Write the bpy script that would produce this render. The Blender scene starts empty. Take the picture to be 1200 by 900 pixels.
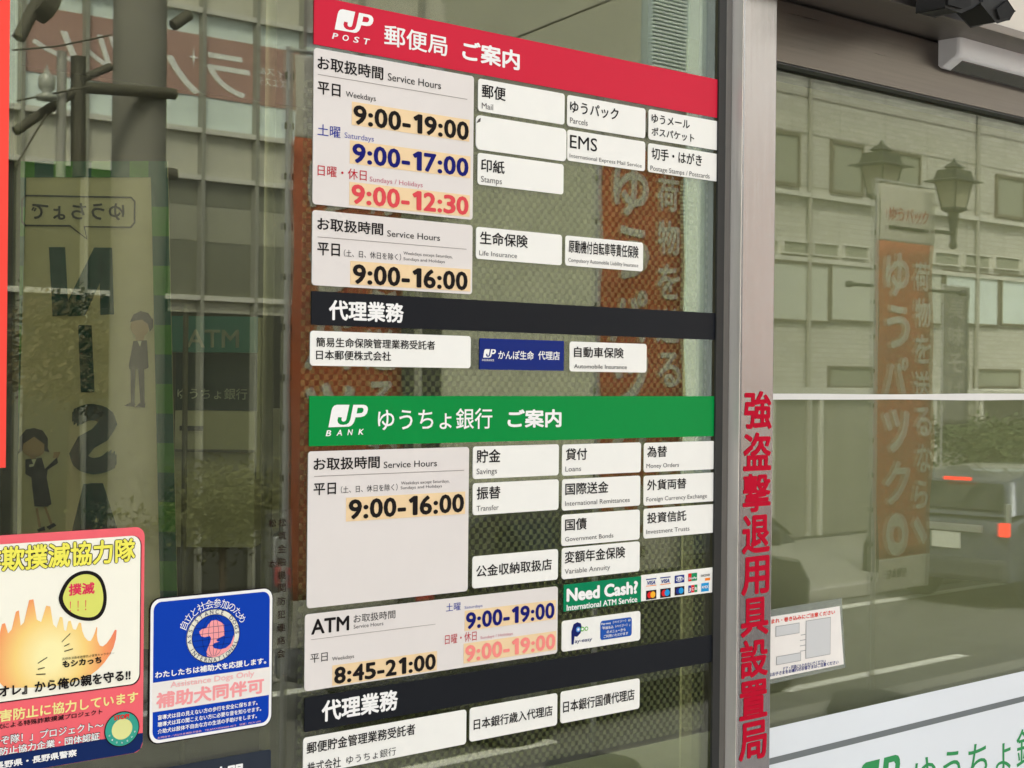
import bpy, math, random
from mathutils import Vector, Matrix
from mathutils.geometry import tessellate_polygon
random.seed(7)
S = bpy.context.scene
COL = S.collection
R = math.radians

# ---------------------------------------------------------------- camera
FPX = 1941.0                       # focal length in pixels of the 1200 px wide photograph
YAW, PITCH, ROLL = R(43.735), R(-0.145), R(0.5745)
CAM = Vector((0.0, -1.47, 1.5))
fw = Vector((math.sin(YAW)*math.cos(PITCH), math.cos(YAW)*math.cos(PITCH), math.sin(PITCH)))
rt0 = Vector((math.cos(YAW), -math.sin(YAW), 0)); up0 = rt0.cross(fw)
rt = rt0*math.cos(ROLL) + up0*math.sin(ROLL)
up = up0*math.cos(ROLL) - rt0*math.sin(ROLL)
cd = bpy.data.cameras.new('camera'); cam = bpy.data.objects.new('camera', cd); COL.objects.link(cam)
M = Matrix((rt, up, -fw)).transposed().to_4x4(); M.translation = CAM
cam.matrix_world = M
cd.sensor_width = 36; cd.lens = 36*FPX/1200; cd.clip_start = .05; cd.clip_end = 500
S.camera = cam

# ---------------------------------------------------------------- sky, sun, exposure
SUN_EL, SUN_AZ = R(50), R(-40)      # soft hazy sun from behind the post office: its front lies in open shade
w = bpy.data.worlds.new('World'); S.world = w; w.use_nodes = True
nt = w.node_tree; nt.nodes.clear()
sky = nt.nodes.new('ShaderNodeTexSky'); sky.sky_type = 'NISHITA'; sky.sun_disc = False
sky.sun_elevation = SUN_EL; sky.sun_rotation = SUN_AZ; sky.air_density = 1.5; sky.dust_density = 5
hs = nt.nodes.new('ShaderNodeHueSaturation'); hs.inputs['Saturation'].default_value = .35
bg = nt.nodes.new('ShaderNodeBackground'); bg.inputs['Strength'].default_value = .13
wo = nt.nodes.new('ShaderNodeOutputWorld')
nt.links.new(sky.outputs[0], hs.inputs['Color']); nt.links.new(hs.outputs[0], bg.inputs[0]); nt.links.new(bg.outputs[0], wo.inputs[0])
sl = bpy.data.lights.new('sun', 'SUN'); sl.energy = 2.2; sl.angle = R(14); sl.color = (1, .95, .88)
so = bpy.data.objects.new('sun', sl); COL.objects.link(so)
sd = Vector((math.sin(SUN_AZ)*math.cos(SUN_EL), math.cos(SUN_AZ)*math.cos(SUN_EL), math.sin(SUN_EL)))
so.rotation_euler = sd.to_track_quat('Z', 'Y').to_euler()
S.view_settings.view_transform = 'Standard'; S.view_settings.look = 'None'
S.view_settings.exposure = 1.84; S.view_settings.gamma = 1
S.render.engine = 'CYCLES'
S.cycles.use_denoising = True
S.cycles.max_bounces = 8; S.cycles.transparent_max_bounces = 24; S.cycles.glossy_bounces = 4

# ---------------------------------------------------------------- where photo measurements fall on planes of the place
def pix(px, py, y=0.0):
    d = fw + rt*((px-600)/FPX) - up*((py-450)/FPX)
    s = (y-CAM.y)/d.y
    q = CAM + d*s
    return q.x, q.z
def vir(px, py, Y):
    """real spot, Y metres out in the street, of something seen mirrored in the window"""
    x, z = pix(px, py, Y)
    return x, -Y, z

# ---------------------------------------------------------------- materials
MATS = {}
def srgb(r, g, b):
    f = lambda c: c/12.92 if c <= .04045 else ((c+.055)/1.055)**2.4
    return (f(r/255), f(g/255), f(b/255))
def mat(name, col, rough=.5, metal=0, spec=.5, var=0.06, scale=30., bump=0., bscale=200., aniso=None, coat=0, emit=0, stretch=(1,1,1)):
    if name in MATS: return MATS[name]
    m = bpy.data.materials.new(name); m.use_nodes = True; MATS[name] = m
    n = m.node_tree; b = n.nodes['Principled BSDF']
    b.inputs['Base Color'].default_value = (*col, 1); b.inputs['Roughness'].default_value = rough
    b.inputs['Metallic'].default_value = metal; b.inputs['Specular IOR Level'].default_value = spec
    if coat: b.inputs['Coat Weight'].default_value = coat; b.inputs['Coat Roughness'].default_value = .05
    tc = n.nodes.new('ShaderNodeTexCoord'); mp = n.nodes.new('ShaderNodeMapping'); mp.inputs['Scale'].default_value = stretch
    n.links.new(tc.outputs['Object'], mp.inputs['Vector'])
    if var:
        no = n.nodes.new('ShaderNodeTexNoise'); no.inputs['Scale'].default_value = scale; no.inputs['Detail'].default_value = 5
        n.links.new(mp.outputs[0], no.inputs['Vector'])
        mr = n.nodes.new('ShaderNodeMapRange'); mr.inputs['From Min'].default_value = .25; mr.inputs['From Max'].default_value = .75
        mr.inputs['To Min'].default_value = 1-var; mr.inputs['To Max'].default_value = 1+var
        n.links.new(no.outputs['Fac'], mr.inputs['Value'])
        mx = n.nodes.new('ShaderNodeMix'); mx.data_type = 'RGBA'; mx.blend_type = 'MULTIPLY'; mx.inputs['Factor'].default_value = 1
        mx.inputs[6].default_value = (*col, 1)
        n.links.new(mr.outputs[0], mx.inputs[7]); n.links.new(mx.outputs[2], b.inputs['Base Color'])
        mr2 = n.nodes.new('ShaderNodeMapRange'); mr2.inputs['To Min'].default_value = max(.02, rough*.8); mr2.inputs['To Max'].default_value = min(1, rough*1.2)
        n.links.new(no.outputs['Fac'], mr2.inputs['Value']); n.links.new(mr2.outputs[0], b.inputs['Roughness'])
    if bump:
        nb = n.nodes.new('ShaderNodeTexNoise'); nb.inputs['Scale'].default_value = bscale; nb.inputs['Detail'].default_value = 4
        n.links.new(mp.outputs[0], nb.inputs['Vector'])
        bu = n.nodes.new('ShaderNodeBump'); bu.inputs['Strength'].default_value = bump; bu.inputs['Distance'].default_value = .002
        n.links.new(nb.outputs['Fac'], bu.inputs['Height']); n.links.new(bu.outputs[0], b.inputs['Normal'])
    if emit:
        b.inputs['Emission Color'].default_value = (*col, 1); b.inputs['Emission Strength'].default_value = emit
    return m
def ink(name, r, g, b): return mat(name, srgb(r, g, b), .6, spec=.06, var=0)
def glass(name, tint, r0, rtint=(1,1,1), wave=0.0):
    m = bpy.data.materials.new(name); m.use_nodes = True; MATS[name] = m
    n = m.node_tree; n.nodes.clear(); L = n.links.new
    out = n.nodes.new('ShaderNodeOutputMaterial'); mix = n.nodes.new('ShaderNodeMixShader')
    tr = n.nodes.new('ShaderNodeBsdfTransparent'); tr.inputs[0].default_value = (*tint, 1)
    gl = n.nodes.new('ShaderNodeBsdfGlossy'); gl.inputs['Color'].default_value = (*rtint, 1); gl.inputs['Roughness'].default_value = 0.0
    ge = n.nodes.new('ShaderNodeNewGeometry'); dt = n.nodes.new('ShaderNodeVectorMath'); dt.operation = 'DOT_PRODUCT'
    L(ge.outputs['Normal'], dt.inputs[0]); L(ge.outputs['Incoming'], dt.inputs[1])
    ab = n.nodes.new('ShaderNodeMath'); ab.operation = 'ABSOLUTE'; L(dt.outputs['Value'], ab.inputs[0])
    om = n.nodes.new('ShaderNodeMath'); om.operation = 'SUBTRACT'; om.inputs[0].default_value = 1; L(ab.outputs[0], om.inputs[1])
    pw = n.nodes.new('ShaderNodeMath'); pw.operation = 'POWER'; pw.inputs[1].default_value = 5; L(om.outputs[0], pw.inputs[0])
    mr = n.nodes.new('ShaderNodeMapRange'); mr.inputs['To Min'].default_value = r0; mr.inputs['To Max'].default_value = 1; L(pw.outputs[0], mr.inputs['Value'])
    L(mr.outputs[0], mix.inputs[0]); L(tr.outputs[0], mix.inputs[1]); L(gl.outputs[0], mix.inputs[2]); L(mix.outputs[0], out.inputs[0])
    # a breath of dust and old wipe marks
    t2 = n.nodes.new('ShaderNodeTexCoord'); m2 = n.nodes.new('ShaderNodeMapping'); m2.inputs['Scale'].default_value = (2.2, 1, 5.5); m2.inputs['Rotation'].default_value = (0, .6, 0)
    n2 = n.nodes.new('ShaderNodeTexNoise'); n2.inputs['Scale'].default_value = 1.6; n2.inputs['Detail'].default_value = 9; n2.inputs['Roughness'].default_value = .62
    r2 = n.nodes.new('ShaderNodeMapRange'); r2.inputs['From Min'].default_value = .42; r2.inputs['From Max'].default_value = .75; r2.inputs['To Min'].default_value = .006; r2.inputs['To Max'].default_value = .03
    d2 = n.nodes.new('ShaderNodeBsdfDiffuse'); d2.inputs[0].default_value = (.5, .5, .45, 1); x2 = n.nodes.new('ShaderNodeMixShader')
    L(t2.outputs['Object'], m2.inputs[0]); L(m2.outputs[0], n2.inputs['Vector']); L(n2.outputs['Fac'], r2.inputs['Value']); L(r2.outputs[0], x2.inputs[0])
    L(mix.outputs[0], x2.inputs[1]); L(d2.outputs[0], x2.inputs[2]); L(x2.outputs[0], out.inputs[0])
    if wave:
        tc = n.nodes.new('ShaderNodeTexCoord'); no = n.nodes.new('ShaderNodeTexNoise'); no.inputs['Scale'].default_value = 3; no.inputs['Detail'].default_value = 1
        L(tc.outputs['Object'], no.inputs['Vector'])
        bu = n.nodes.new('ShaderNodeBump'); bu.inputs['Strength'].default_value = wave; bu.inputs['Distance'].default_value = .001
        L(no.outputs['Fac'], bu.inputs['Height']); L(bu.outputs[0], gl.inputs['Normal'])
    return m
def film(name, col, alpha, checker=None, lo=0.0):
    """translucent film; checker = cell size in metres of its printed screen"""
    m = bpy.data.materials.new(name); m.use_nodes = True; MATS[name] = m
    n = m.node_tree; n.nodes.clear(); L = n.links.new
    out = n.nodes.new('ShaderNodeOutputMaterial'); mix = n.nodes.new('ShaderNodeMixShader')
    tr = n.nodes.new('ShaderNodeBsdfTransparent'); df = n.nodes.new('ShaderNodeBsdfDiffuse'); df.inputs[0].default_value = (*col, 1)
    mix.inputs[0].default_value = alpha
    if checker:
        tc = n.nodes.new('ShaderNodeTexCoord'); ck = n.nodes.new('ShaderNodeTexChecker'); ck.inputs['Scale'].default_value = 1/checker
        mp = n.nodes.new('ShaderNodeMapping'); mp.inputs['Location'].default_value = (.001, .0013, .0017)
        L(tc.outputs['Object'], mp.inputs['Vector']); L(mp.outputs[0], ck.inputs['Vector'])
        mr = n.nodes.new('ShaderNodeMapRange'); mr.inputs['To Min'].default_value = lo; mr.inputs['To Max'].default_value = alpha
        L(ck.outputs['Fac'], mr.inputs['Value']); L(mr.outputs[0], mix.inputs[0])
    L(tr.outputs[0], mix.inputs[1]); L(df.outputs[0], mix.inputs[2]); L(mix.outputs[0], out.inputs[0])
    return m

# ---------------------------------------------------------------- mesh helpers
class MB:
    def __init__(s): s.v, s.f, s.sm = [], [], []
    def add(s, vs, fs, smooth=False):
        o = len(s.v); s.v += [tuple(q) for q in vs]; s.f += [tuple(i+o for i in f) for f in fs]; s.sm += [smooth]*len(fs); return s
    def box(s, x0, x1, y0, y1, z0, z1):
        vs = [(x, y, z) for z in (z0, z1) for y in (y0, y1) for x in (x0, x1)]
        return s.add(vs, [(0,2,3,1),(4,5,7,6),(0,1,5,4),(2,6,7,3),(0,4,6,2),(1,3,7,5)])
    def prism(s, poly, y0, y1):           # outline in x,z given a depth y0 (front) .. y1
        n = len(poly); vs = [(x, y0, z) for x, z in poly] + [(x, y1, z) for x, z in poly]
        tri = tessellate_polygon([[Vector((x, z, 0)) for x, z in poly]])
        fs = [tuple(t) for t in tri] + [tuple(i+n for i in reversed(t)) for t in tri]
        fs += [(i, (i+1) % n, n+(i+1) % n, n+i) for i in range(n)]
        return s.add(vs, fs)
    def flat(s, loops, y):                # ink: outline with holes on a plane
        pts = [q for l in loops for q in l]
        tri = tessellate_polygon([[Vector((x, z, 0)) for x, z in l] for l in loops])
        return s.add([(x, y, z) for x, z in pts], [tuple(t) for t in tri])
    def quad(s, a, b, c, d): return s.add([a, b, c, d], [(0,1,2,3)])
    def tube(s, p0, p1, r0, r1=None, n=12, caps=True):
        p0, p1 = Vector(p0), Vector(p1); r1 = r0 if r1 is None else r1
        d = (p1-p0).normalized(); a = d.orthogonal().normalized(); b = d.cross(a)
        vs = [p + (a*math.cos(t)+b*math.sin(t))*r for p, r in ((p0, r0), (p1, r1)) for t in (2*math.pi*i/n for i in range(n))]
        s.add(vs, [(i, (i+1) % n, n+(i+1) % n, n+i) for i in range(n)], True)
        if caps: s.add(vs[:n], [tuple(reversed(range(n)))]); s.add(vs[n:], [tuple(range(n))])
        return s
    def lathe(s, c, prof, n=16, axis='z'):
        c = Vector(c); vs = []
        for r, h in prof:
            for i in range(n):
                t = 2*math.pi*i/n; a, b = r*math.cos(t), r*math.sin(t)
                vs.append(c + (Vector((a, b, h)) if axis == 'z' else Vector((a, h, b))))
        fs = [(j*n+i, j*n+(i+1) % n, (j+1)*n+(i+1) % n, (j+1)*n+i) for j in range(len(prof)-1) for i in range(n)]
        return s.add(vs, fs, True)
    def build(s, name, m, parent=None, bevel=0, seg=2):
        me = bpy.data.meshes.new(name); o = bpy.data.objects.new(name, me); COL.objects.link(o)
        off = Vector((0, 0, 0))
        if parent:
            o.parent = parent; p = parent
            while p: off += p.location; p = p.parent
        else:
            xs, ys, zs = zip(*s.v); off = Vector(((min(xs)+max(xs))/2, (min(ys)+max(ys))/2, min(zs))); o.location = off
        me.from_pydata([Vector(q)-off for q in s.v], [], s.f); me.update()
        me.materials.append(m)
        for p, k in zip(me.polygons, s.sm): p.use_smooth = k
        if bevel:
            bm_ = o.modifiers.new('bevel', 'BEVEL'); bm_.width = bevel; bm_.segments = seg; bm_.limit_method = 'ANGLE'
        return o
def tag(o, label=None, cat=None, group=None, kind=None):
    for k, v in (('label', label), ('category', cat), ('group', group), ('kind', kind)):
        if v: o[k] = v
    return o
def empty(name, loc, label, cat, group=None):
    o = bpy.data.objects.new(name, None); COL.objects.link(o); o.location = loc; o.empty_display_size = .1
    return tag(o, label, cat, group)
def copy_tree(o, parent=None):
    c = o.copy(); COL.objects.link(c); c.parent = parent
    for ch in [q for q in bpy.data.objects if q.parent == o]: copy_tree(ch, c)
    return c
def rrect(x0, x1, z0, z1, r, n=5):
    pts = []
    for cx, cz, a in ((x1-r, z1-r, 0), (x0+r, z1-r, 90), (x0+r, z0+r, 180), (x1-r, z0+r, 270)):
        pts += [(cx+r*math.cos(R(a+90*i/n)), cz+r*math.sin(R(a+90*i/n))) for i in range(n+1)]
    return pts
def ellipse(cx, cz, rx, rz, n=40): return [(cx+rx*math.cos(2*math.pi*i/n), cz+rz*math.sin(2*math.pi*i/n)) for i in range(n)]

# ---------------------------------------------------------------- lettering
_cu = bpy.data.curves.new('lettering_source', 'FONT'); _cu.fill_mode = 'FRONT'; _cu.resolution_u = 3
_co = bpy.data.objects.new('lettering_source', _cu); COL.objects.link(_co)
_gc = {}
def glyphs(body, shear=0.0):
    k = (body, shear)
    if k not in _gc:
        _cu.body = body; _cu.shear = shear
        bpy.context.view_layer.update()
        ev = _co.evaluated_get(bpy.context.evaluated_depsgraph_get())
        me = ev.to_mesh(); _gc[k] = ([(q.co.x, q.co.y) for q in me.vertices], [tuple(p.vertices) for p in me.polygons])
        ev.to_mesh_clear()
    return _gc[k]
ONE = ([(.20, 0), (.335, 0), (.335, .70), (.215, .70), (.035, .575), (.095, .48), (.20, .55)], [(0, 1, 2, 6), (6, 2, 3), (6, 3, 4, 5)])
def numerals(body):
    """hours set in narrow humanist figures, one cell per figure"""
    v, f, x = [], [], 0
    for ch in body:
        gv, gf = ONE if ch == '1' else glyphs(ch)
        a = min(q[0] for q in gv); b = max(q[0] for q in gv); adv, w_ = {':': (.27, .13), '-': (.40, .27), '1': (.50, .30)}.get(ch, (.53, .44))
        o = len(v); v += [(x+(adv-w_)/2+(q[0]-a)/(b-a)*w_, q[1]) for q in gv]; f += [tuple(i+o for i in g) for g in gf]; x += adv
    return v, f
def put(mb, body, x0, x1, zt, zb, y, latin=False, bold=0.0, shear=0.0, space=1.0, mirror=False, figures=False):
    """letters fitted into x0..x1 and zb..zt on the plane at depth y; latin: zt = cap height, zb = base line.
    Heavier weights are the same outlines laid again, each a hair further out, shifted round by the extra stroke."""
    v, f = numerals(body) if figures else glyphs(body, shear)
    if not v: return
    xs = [q[0] for q in v]; ys = [q[1] for q in v]
    a, b = min(xs)-bold, max(xs)+bold; sx = (x1-x0)/(b-a)
    if latin: c, d = 0.0, .70
    else: c, d = min(ys)-bold, max(ys)+bold
    sz = (zt-zb)/(d-c)
    n = 0 if bold <= .001 else (4 if bold < .012 else 8)
    sh = [(0, 0)] + [(bold*math.cos(math.pi/4+2*math.pi*i/n), bold*math.sin(math.pi/4+2*math.pi*i/n)) for i in range(n)]
    for k, (dx, dz) in enumerate(sh):
        mb.add([((x1-(q[0]+dx-a)*sx) if mirror else (x0+(q[0]+dx-a)*sx), y-k*1.5e-5, zb+(q[1]+dz-c)*sz) for q in v], f)
class Panel:
    """a sign lying on the window: collects its lettering by ink and builds one lettering part per ink"""
    def __init__(s, o, y): s.o, s.y, s.b = o, y, {}
    def mb(s, m, name='lettering', lift=0.0):
        k = (m.name, name, lift)
        if k not in s.b: s.b[k] = (MB(), m, name)
        return s.b[k][0]
    def t(s, body, m, xl, xr, yt, yb, latin=False, bold=0.0, name='lettering', lift=0.0, shear=0.0, space=1.0, figures=False):
        yy = s.y - .00035 - lift
        x0, zt = pix(xl, yt, yy); _, zb = pix(xl, yb, yy)
        vpx = 2631; ym = (yt+yb)/2; x1, _ = pix(xr, ym + (462-ym)*(xr-xl)/(vpx-xl), yy)
        put(s.mb(m, name, lift), body, x0, x1, zt, zb, yy, latin, bold, shear, space, False, figures)
    def shape(s, loops, m, name='lettering', lift=0.0): s.mb(m, name, lift).flat(loops, s.y-.0003-lift)
    def done(s):
        for b, m, name in s.b.values():
            if b.v: b.build(name, m, s.o)

K = ink('ink_black', 32, 28, 28); KG = ink('ink_grey', 92, 86, 84); NAVY = ink('ink_navy', 28, 30, 110); BLUE = ink('ink_blue', 40, 52, 150)
RED = ink('ink_red', 190, 30, 50); PINK = ink('ink_pink', 222, 78, 84); PALE = ink('ink_pale_red', 246, 140, 132); WHITE = ink('ink_white', 244, 240, 236)
LINE = ink('ink_line', 150, 140, 134); SLATE = ink('ink_slate', 110, 110, 170); ROSE = ink('ink_rose', 200, 120, 135)
plate_white = mat('plate_white', srgb(241, 237, 229), .35, spec=.15, var=.022, scale=14)
plate_grey = mat('plate_warm_grey', srgb(226, 217, 211), .35, spec=.15, var=.022, scale=14)
tape = mat('tape_beige', srgb(238, 206, 160), .5, var=.008, scale=10)
m_red = mat('banner_red', srgb(208, 34, 60), .35, spec=.10, var=.02, scale=6)
m_green = mat('banner_green', srgb(0, 138, 62), .35, spec=.10, var=.02, scale=6)
m_black = mat('banner_black', srgb(26, 28, 33), .4, spec=.10, var=.05, scale=8)

# JP emblem outline, fractions of its box
_L = [(130,583),(185,260),(203,205),(235,166),(285,148),(525,150),(468,435),(452,465),(415,478),(386,465),(376,440),(382,393),(312,388),(298,450),(312,500),(350,531),(410,541),(475,530),(520,498),(545,440),(600,150),(800,150),(850,165),(880,202),(885,250),(865,320),(820,370),(750,392),(645,395),(625,470),(600,520),(560,560),(515,577)]
_H = [(684,210),(775,210),(800,235),(795,280),(765,312),(665,322)]
def jp(x0, x1, zb, zt):
    f = lambda l: [(x0+(x-130)/755*(x1-x0), zb+(583-y)/435*(zt-zb)) for x, y in l]
    return [f(_L), f(_H)]

# ================================================================ the setting
asphalt = mat('asphalt', (.13,.13,.125), .9, var=.25, scale=9, bump=.4, bscale=120)
paving = mat('granite_paving', (.47,.46,.42), .8, var=.12, scale=14, bump=.2, bscale=90)
kerbm = mat('kerb_stone', (.38,.37,.35), .8, var=.1, scale=12)
roadpaint = mat('road_paint', (.75,.75,.72), .7, var=.12, scale=12)
STREET = -.8
tag(MB().box(-120, 160, -160, -3.12, STREET-.4, STREET).build('road', asphalt), kind='structure')
tag(MB().box(-30, 40, -3.1, -.02, STREET, -.004).build('pavement', paving, bevel=.01), kind='structure')
tag(MB().box(-60, 90, -12.2, -8.9, STREET+.001, STREET+.13).build('far_pavement', mat('far_paving', (.30,.295,.27), .85, var=.12, scale=10)), kind='structure')
tag(MB().box(-60, 90, -8.88, -8.72, STREET+.001, STREET+.15).build('kerb', kerbm, bevel=.02), kind='structure')
rl = MB(); rl.box(-60, 90, -8.45, -8.30, STREET+.001, STREET+.005); rl.box(-60, 90, -3.75, -3.62, STREET+.001, STREET+.005)
for i in range(16): rl.box(-20+i*5, -17.5+i*5, -6.02, -5.9, STREET+.001, STREET+.005)
tag(rl.build('road_marking', roadpaint), kind='structure')

# ---- post office front: glass, frames, transom
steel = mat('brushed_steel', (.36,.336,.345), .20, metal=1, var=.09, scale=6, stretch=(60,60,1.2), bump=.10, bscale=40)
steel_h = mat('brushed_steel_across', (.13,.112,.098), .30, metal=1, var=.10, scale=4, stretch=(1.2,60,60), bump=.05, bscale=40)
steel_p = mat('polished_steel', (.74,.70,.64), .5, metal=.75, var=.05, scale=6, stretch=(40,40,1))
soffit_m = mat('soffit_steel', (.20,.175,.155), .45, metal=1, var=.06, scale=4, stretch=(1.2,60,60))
rubber = mat('black_rubber', (.012,.012,.012), .5, var=.1)
wallm = mat('beige_wall_panel', (.62,.56,.47), .6, var=.05, scale=5)
pane_g = glass('tinted_window_glass', (.76,.78,.60), .086, (.97,1,.93), .02)
door_g = glass('door_glass', (.84,.86,.76), .056, (.97,1,.93), .02)

xg = pix(846, 450)[0]
p = MB().box(.2, xg+.004, 0, .008, 0, 3.2).build('window_pane', pane_g); tag(p, 'large tinted window pane carrying the post office signs', 'window')
fr = MB().box(pix(839, 450, -.004)[0], pix(847.2, 450, -.004)[0], -.004, -.0005, 0, 3.2).build('window_gasket', rubber)
tag(fr, 'thin black rubber gasket down the right edge of the sign window', 'gasket')
x_a = pix(847.2, 450, -.004)[0]; x_m = pix(854.3, 450, -.004)[0]
st_dark = mat('dark_steel', (.20,.19,.18), .4, metal=1, var=.1, stretch=(30,30,1))
tag(MB().box(x_a+.0004, x_m-.0004, -.004, .03, 0, 3.2).build('frame_bead', st_dark, bevel=.0008), 'narrow dark steel bead between the black gasket and the bright mullion', 'trim')
x_r = pix(907, 450, -.023)[0]
mu = empty('mullion', (x_m, 0, 0), 'brushed steel mullion with red vertical Japanese warning lettering', 'mullion')
MB().box(x_m, x_m+.0015, -.0222, .03, 0, 3.2).build('side_face', steel_p, mu)
MB().box(x_m+.0016, x_r, -.023, .06, 0, 3.2).build('front_face', steel, mu, bevel=.0026)
RD2 = ink('ink_mullion_red', 186, 10, 42)
mt = MB(); body = '強盗撃退用具設置局'
for i, ch in enumerate(body):
    yt = 458 + i*48.9; yb = yt+45.5
    xl = 872.3 - i*.75; xr = 904.6 - i*.75
    x0, zt = pix(xl, yt, -.0234); _, zb = pix(xl, yb, -.0234); x1, _ = pix(xr, yt+15, -.0234)
    put(mt, ch, x0, x1, zt, zb, -.0234, bold=.026)
mt.build('lettering', RD2, mu)

# door leaf to the right of the mullion
DY = .03
dp = MB().box(x_r-.02, 4.6, DY, DY+.010, 0, 1.9655).build('door_pane', door_g)
tag(dp, 'olive tinted sliding door pane right of the steel mullion', 'door')
tr = empty('transom', (x_r, DY, 1.966), 'dark brushed steel transom above the sliding door glass', 'transom')
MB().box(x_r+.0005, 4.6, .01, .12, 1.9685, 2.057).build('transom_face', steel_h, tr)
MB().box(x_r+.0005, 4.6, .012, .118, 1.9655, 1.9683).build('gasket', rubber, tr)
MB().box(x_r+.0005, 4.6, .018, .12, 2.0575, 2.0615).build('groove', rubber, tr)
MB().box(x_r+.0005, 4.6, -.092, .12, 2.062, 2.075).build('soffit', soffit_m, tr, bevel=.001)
fa = empty('fascia', (x_r, -.09, 2.075), 'pale beige fascia panel above the door transom', 'fascia')
xs1 = pix(1072, 5, -.09)[0]; xs2 = pix(1089, 5, -.09)[0]
MB().box(x_r+.0005, xs1, -.088, .12, 2.0755, 3.2).build('white_panel', mat('white_panel', (.78,.77,.74), .4, var=.03), fa)
MB().box(xs1+.001, xs2, -.100, .12, 2.0755, 3.2).build('jamb', st_dark, fa, bevel=.001)
MB().box(xs2+.001, 4.6, -.088, .12, 2.0755, 3.2).build('beige_panel', wallm, fa)

# the sensor box under the transom
sx = pix(1100, 60, .0095)[0]; FY = -.031
sen_m = mat('silver_plastic', (.62,.60,.60), .32, var=.03, scale=20)
sb = MB(); zT = pix(1131, 32.5, FY)[1]; zB = pix(1133, 67, FY)[1]; zU = pix(1112, 81.5, 0)[1]
prof = [(FY+.0012, zT), (FY, zT-.0012)]
for i in range(9):
    a = R(180+80*i/8); prof.append((FY+.012+.012*math.cos(a), zB+.006+.010*math.sin(a)))
prof += [(0, zU), (.0095, zU+.002), (.0095, zT)]
L_ = .60
rows = []
ymid, zmid = .0095, (zT+zB)/2
for dx, sc in ((0, .80), (.002, .92), (.006, .98), (.010, 1.0), (L_-.010, 1.0), (L_, .80)):
    rows.append([(sx+dx, ymid+(y-ymid)*sc, zmid+(z-zmid)*(.5+.5*sc)) for y, z in prof])
n = len(prof); vs = [q for r_ in rows for q in r_]
fs = [(j*n+i, j*n+(i+1) % n, (j+1)*n+(i+1) % n, (j+1)*n+i) for j in range(5) for i in range(n)] + [tuple(range(n)), tuple(reversed(range(5*n, 6*n)))]
sb.add(vs, fs, True)
sensor = sb.build('door_sensor', sen_m); tag(sensor, 'rounded silver automatic door sensor box mounted under the transom', 'sensor')
bv = sensor.modifiers.new('bevel', 'BEVEL'); bv.width = .005; bv.segments = 4; bv.limit_method = 'ANGLE'
MB().add([(sx+.022, FY+.010, zB-.0052), (sx+L_-.03, FY+.010, zB-.0052), (sx+L_-.03, .001, zU-.0012), (sx+.022, .001, zU-.0012), (sx+.022, FY+.010, zB+.002), (sx+L_-.03, FY+.010, zB+.002), (sx+L_-.03, .001, zU+.006), (sx+.022, .001, zU+.006)], [(0,1,2,3), (7,6,5,4), (0,4,5,1), (1,5,6,2), (2,6,7,3), (3,7,4,0)]).build('lens_strip', mat('sensor_lens', (.02,.015,.012), .15, var=0), sensor, bevel=.001)

# two dark floodlights hanging over the fascia
bk = mat('black_metal', (.014,.013,.012), .55, spec=.2, var=.15)
def flood(outline, cap, label):
    Y = -.13; P = [pix(*q, Y) for q in outline]; cx = sum(q[0] for q in P)/len(P); zb = min(q[1] for q in P); zt = max(q[1] for q in P)
    r_ = empty('spotlight', (cx, Y, zb), label, 'spotlight', 'dark spotlights above the door')
    MB().prism(P, Y-.025, Y+.02).build('housing', bk, r_, bevel=.002)
    c_ = [pix(*q, Y) for q in cap]; MB().prism(c_, Y-.029, Y-.0255).build('lens_hood', mat('hood_grey', (.014,.013,.012), .6, spec=.1, var=.1), r_)
    MB().tube((cx, Y+.021, zt-.02), (cx, -.09, zt-.02), .008).build('bracket', bk, r_)
flood([(1088, -45), (1088.5, 12), (1109, 17), (1121, 13), (1133, 4), (1133, -45)], [(1091, 9), (1108, 13.5), (1118, 10), (1117, -30), (1091, -30)], 'dark squat spotlight above the transom, hanging straight, left of the tilted one')
flood([(1131, 8), (1151, 29), (1165, 26), (1171, 16), (1146, -22), (1126, -22)], [(1152, 26), (1163, 23.5), (1167.5, 15.5), (1160, 4), (1148, 14)], 'dark spotlight tilted to the right above the sensor box')

# on the door glass: blind behind, white strip, lower film with the bank's name, caution notice
blind = mat('olive_blind', (.255,.25,.185), .9, var=.04, scale=5, stretch=(1,1,12))
tag(MB().box(x_r-.05, 4.6, .10, .104, 0, 2.0).build('roller_blind', blind), 'drawn olive roller blind behind the sliding door glass', 'blind')
ws = MB(); za, zb_ = 1.4838, 1.4745
N = 40
for i in range(N):
    xa = x_r-.01 + i*2.6/N; xb = x_r-.01+(i+1)*2.6/N
    k = lambda x: .0008*math.sin(x*5.1)+.0004*math.sin(x*13)
    ws.add([(xa, DY-.0015, za+k(xa)), (xb, DY-.0015, za+k(xb)), (xb, DY-.0015, zb_-.0006+k(xb*1.3)), (xa, DY-.0015, zb_-.0006+k(xa*1.3)),
            (xa, DY-.0003, za+k(xa)), (xb, DY-.0003, za+k(xb)), (xb, DY-.0003, zb_-.0006+k(xb*1.3)), (xa, DY-.0003, zb_-.0006+k(xa*1.3))],
           [(0,1,2,3), (4,7,6,5), (0,4,5,1), (3,2,6,7)])
tag(ws.build('safety_strip', mat('strip_white', (.74,.71,.67), .5, var=.03)), 'thin white strip stuck straight across the door glass', 'strip')
lf = MB().prism([(x_r-.015, .2), (4.5, .2), (4.5, .9895), (x_r-.015, .9895)], DY-.0012, DY-.0003).build('door_film', mat('film_white', (.78,.80,.82), .5, var=.02, scale=4))
tag(lf, 'white film on the lower door glass with grey stripe and green bank name', 'film')
Fm = Panel(lf, DY-.0012)
GR = ink('ink_film_green', 60, 148, 88); GREY = ink('ink_film_grey', 118, 122, 122)
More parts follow.
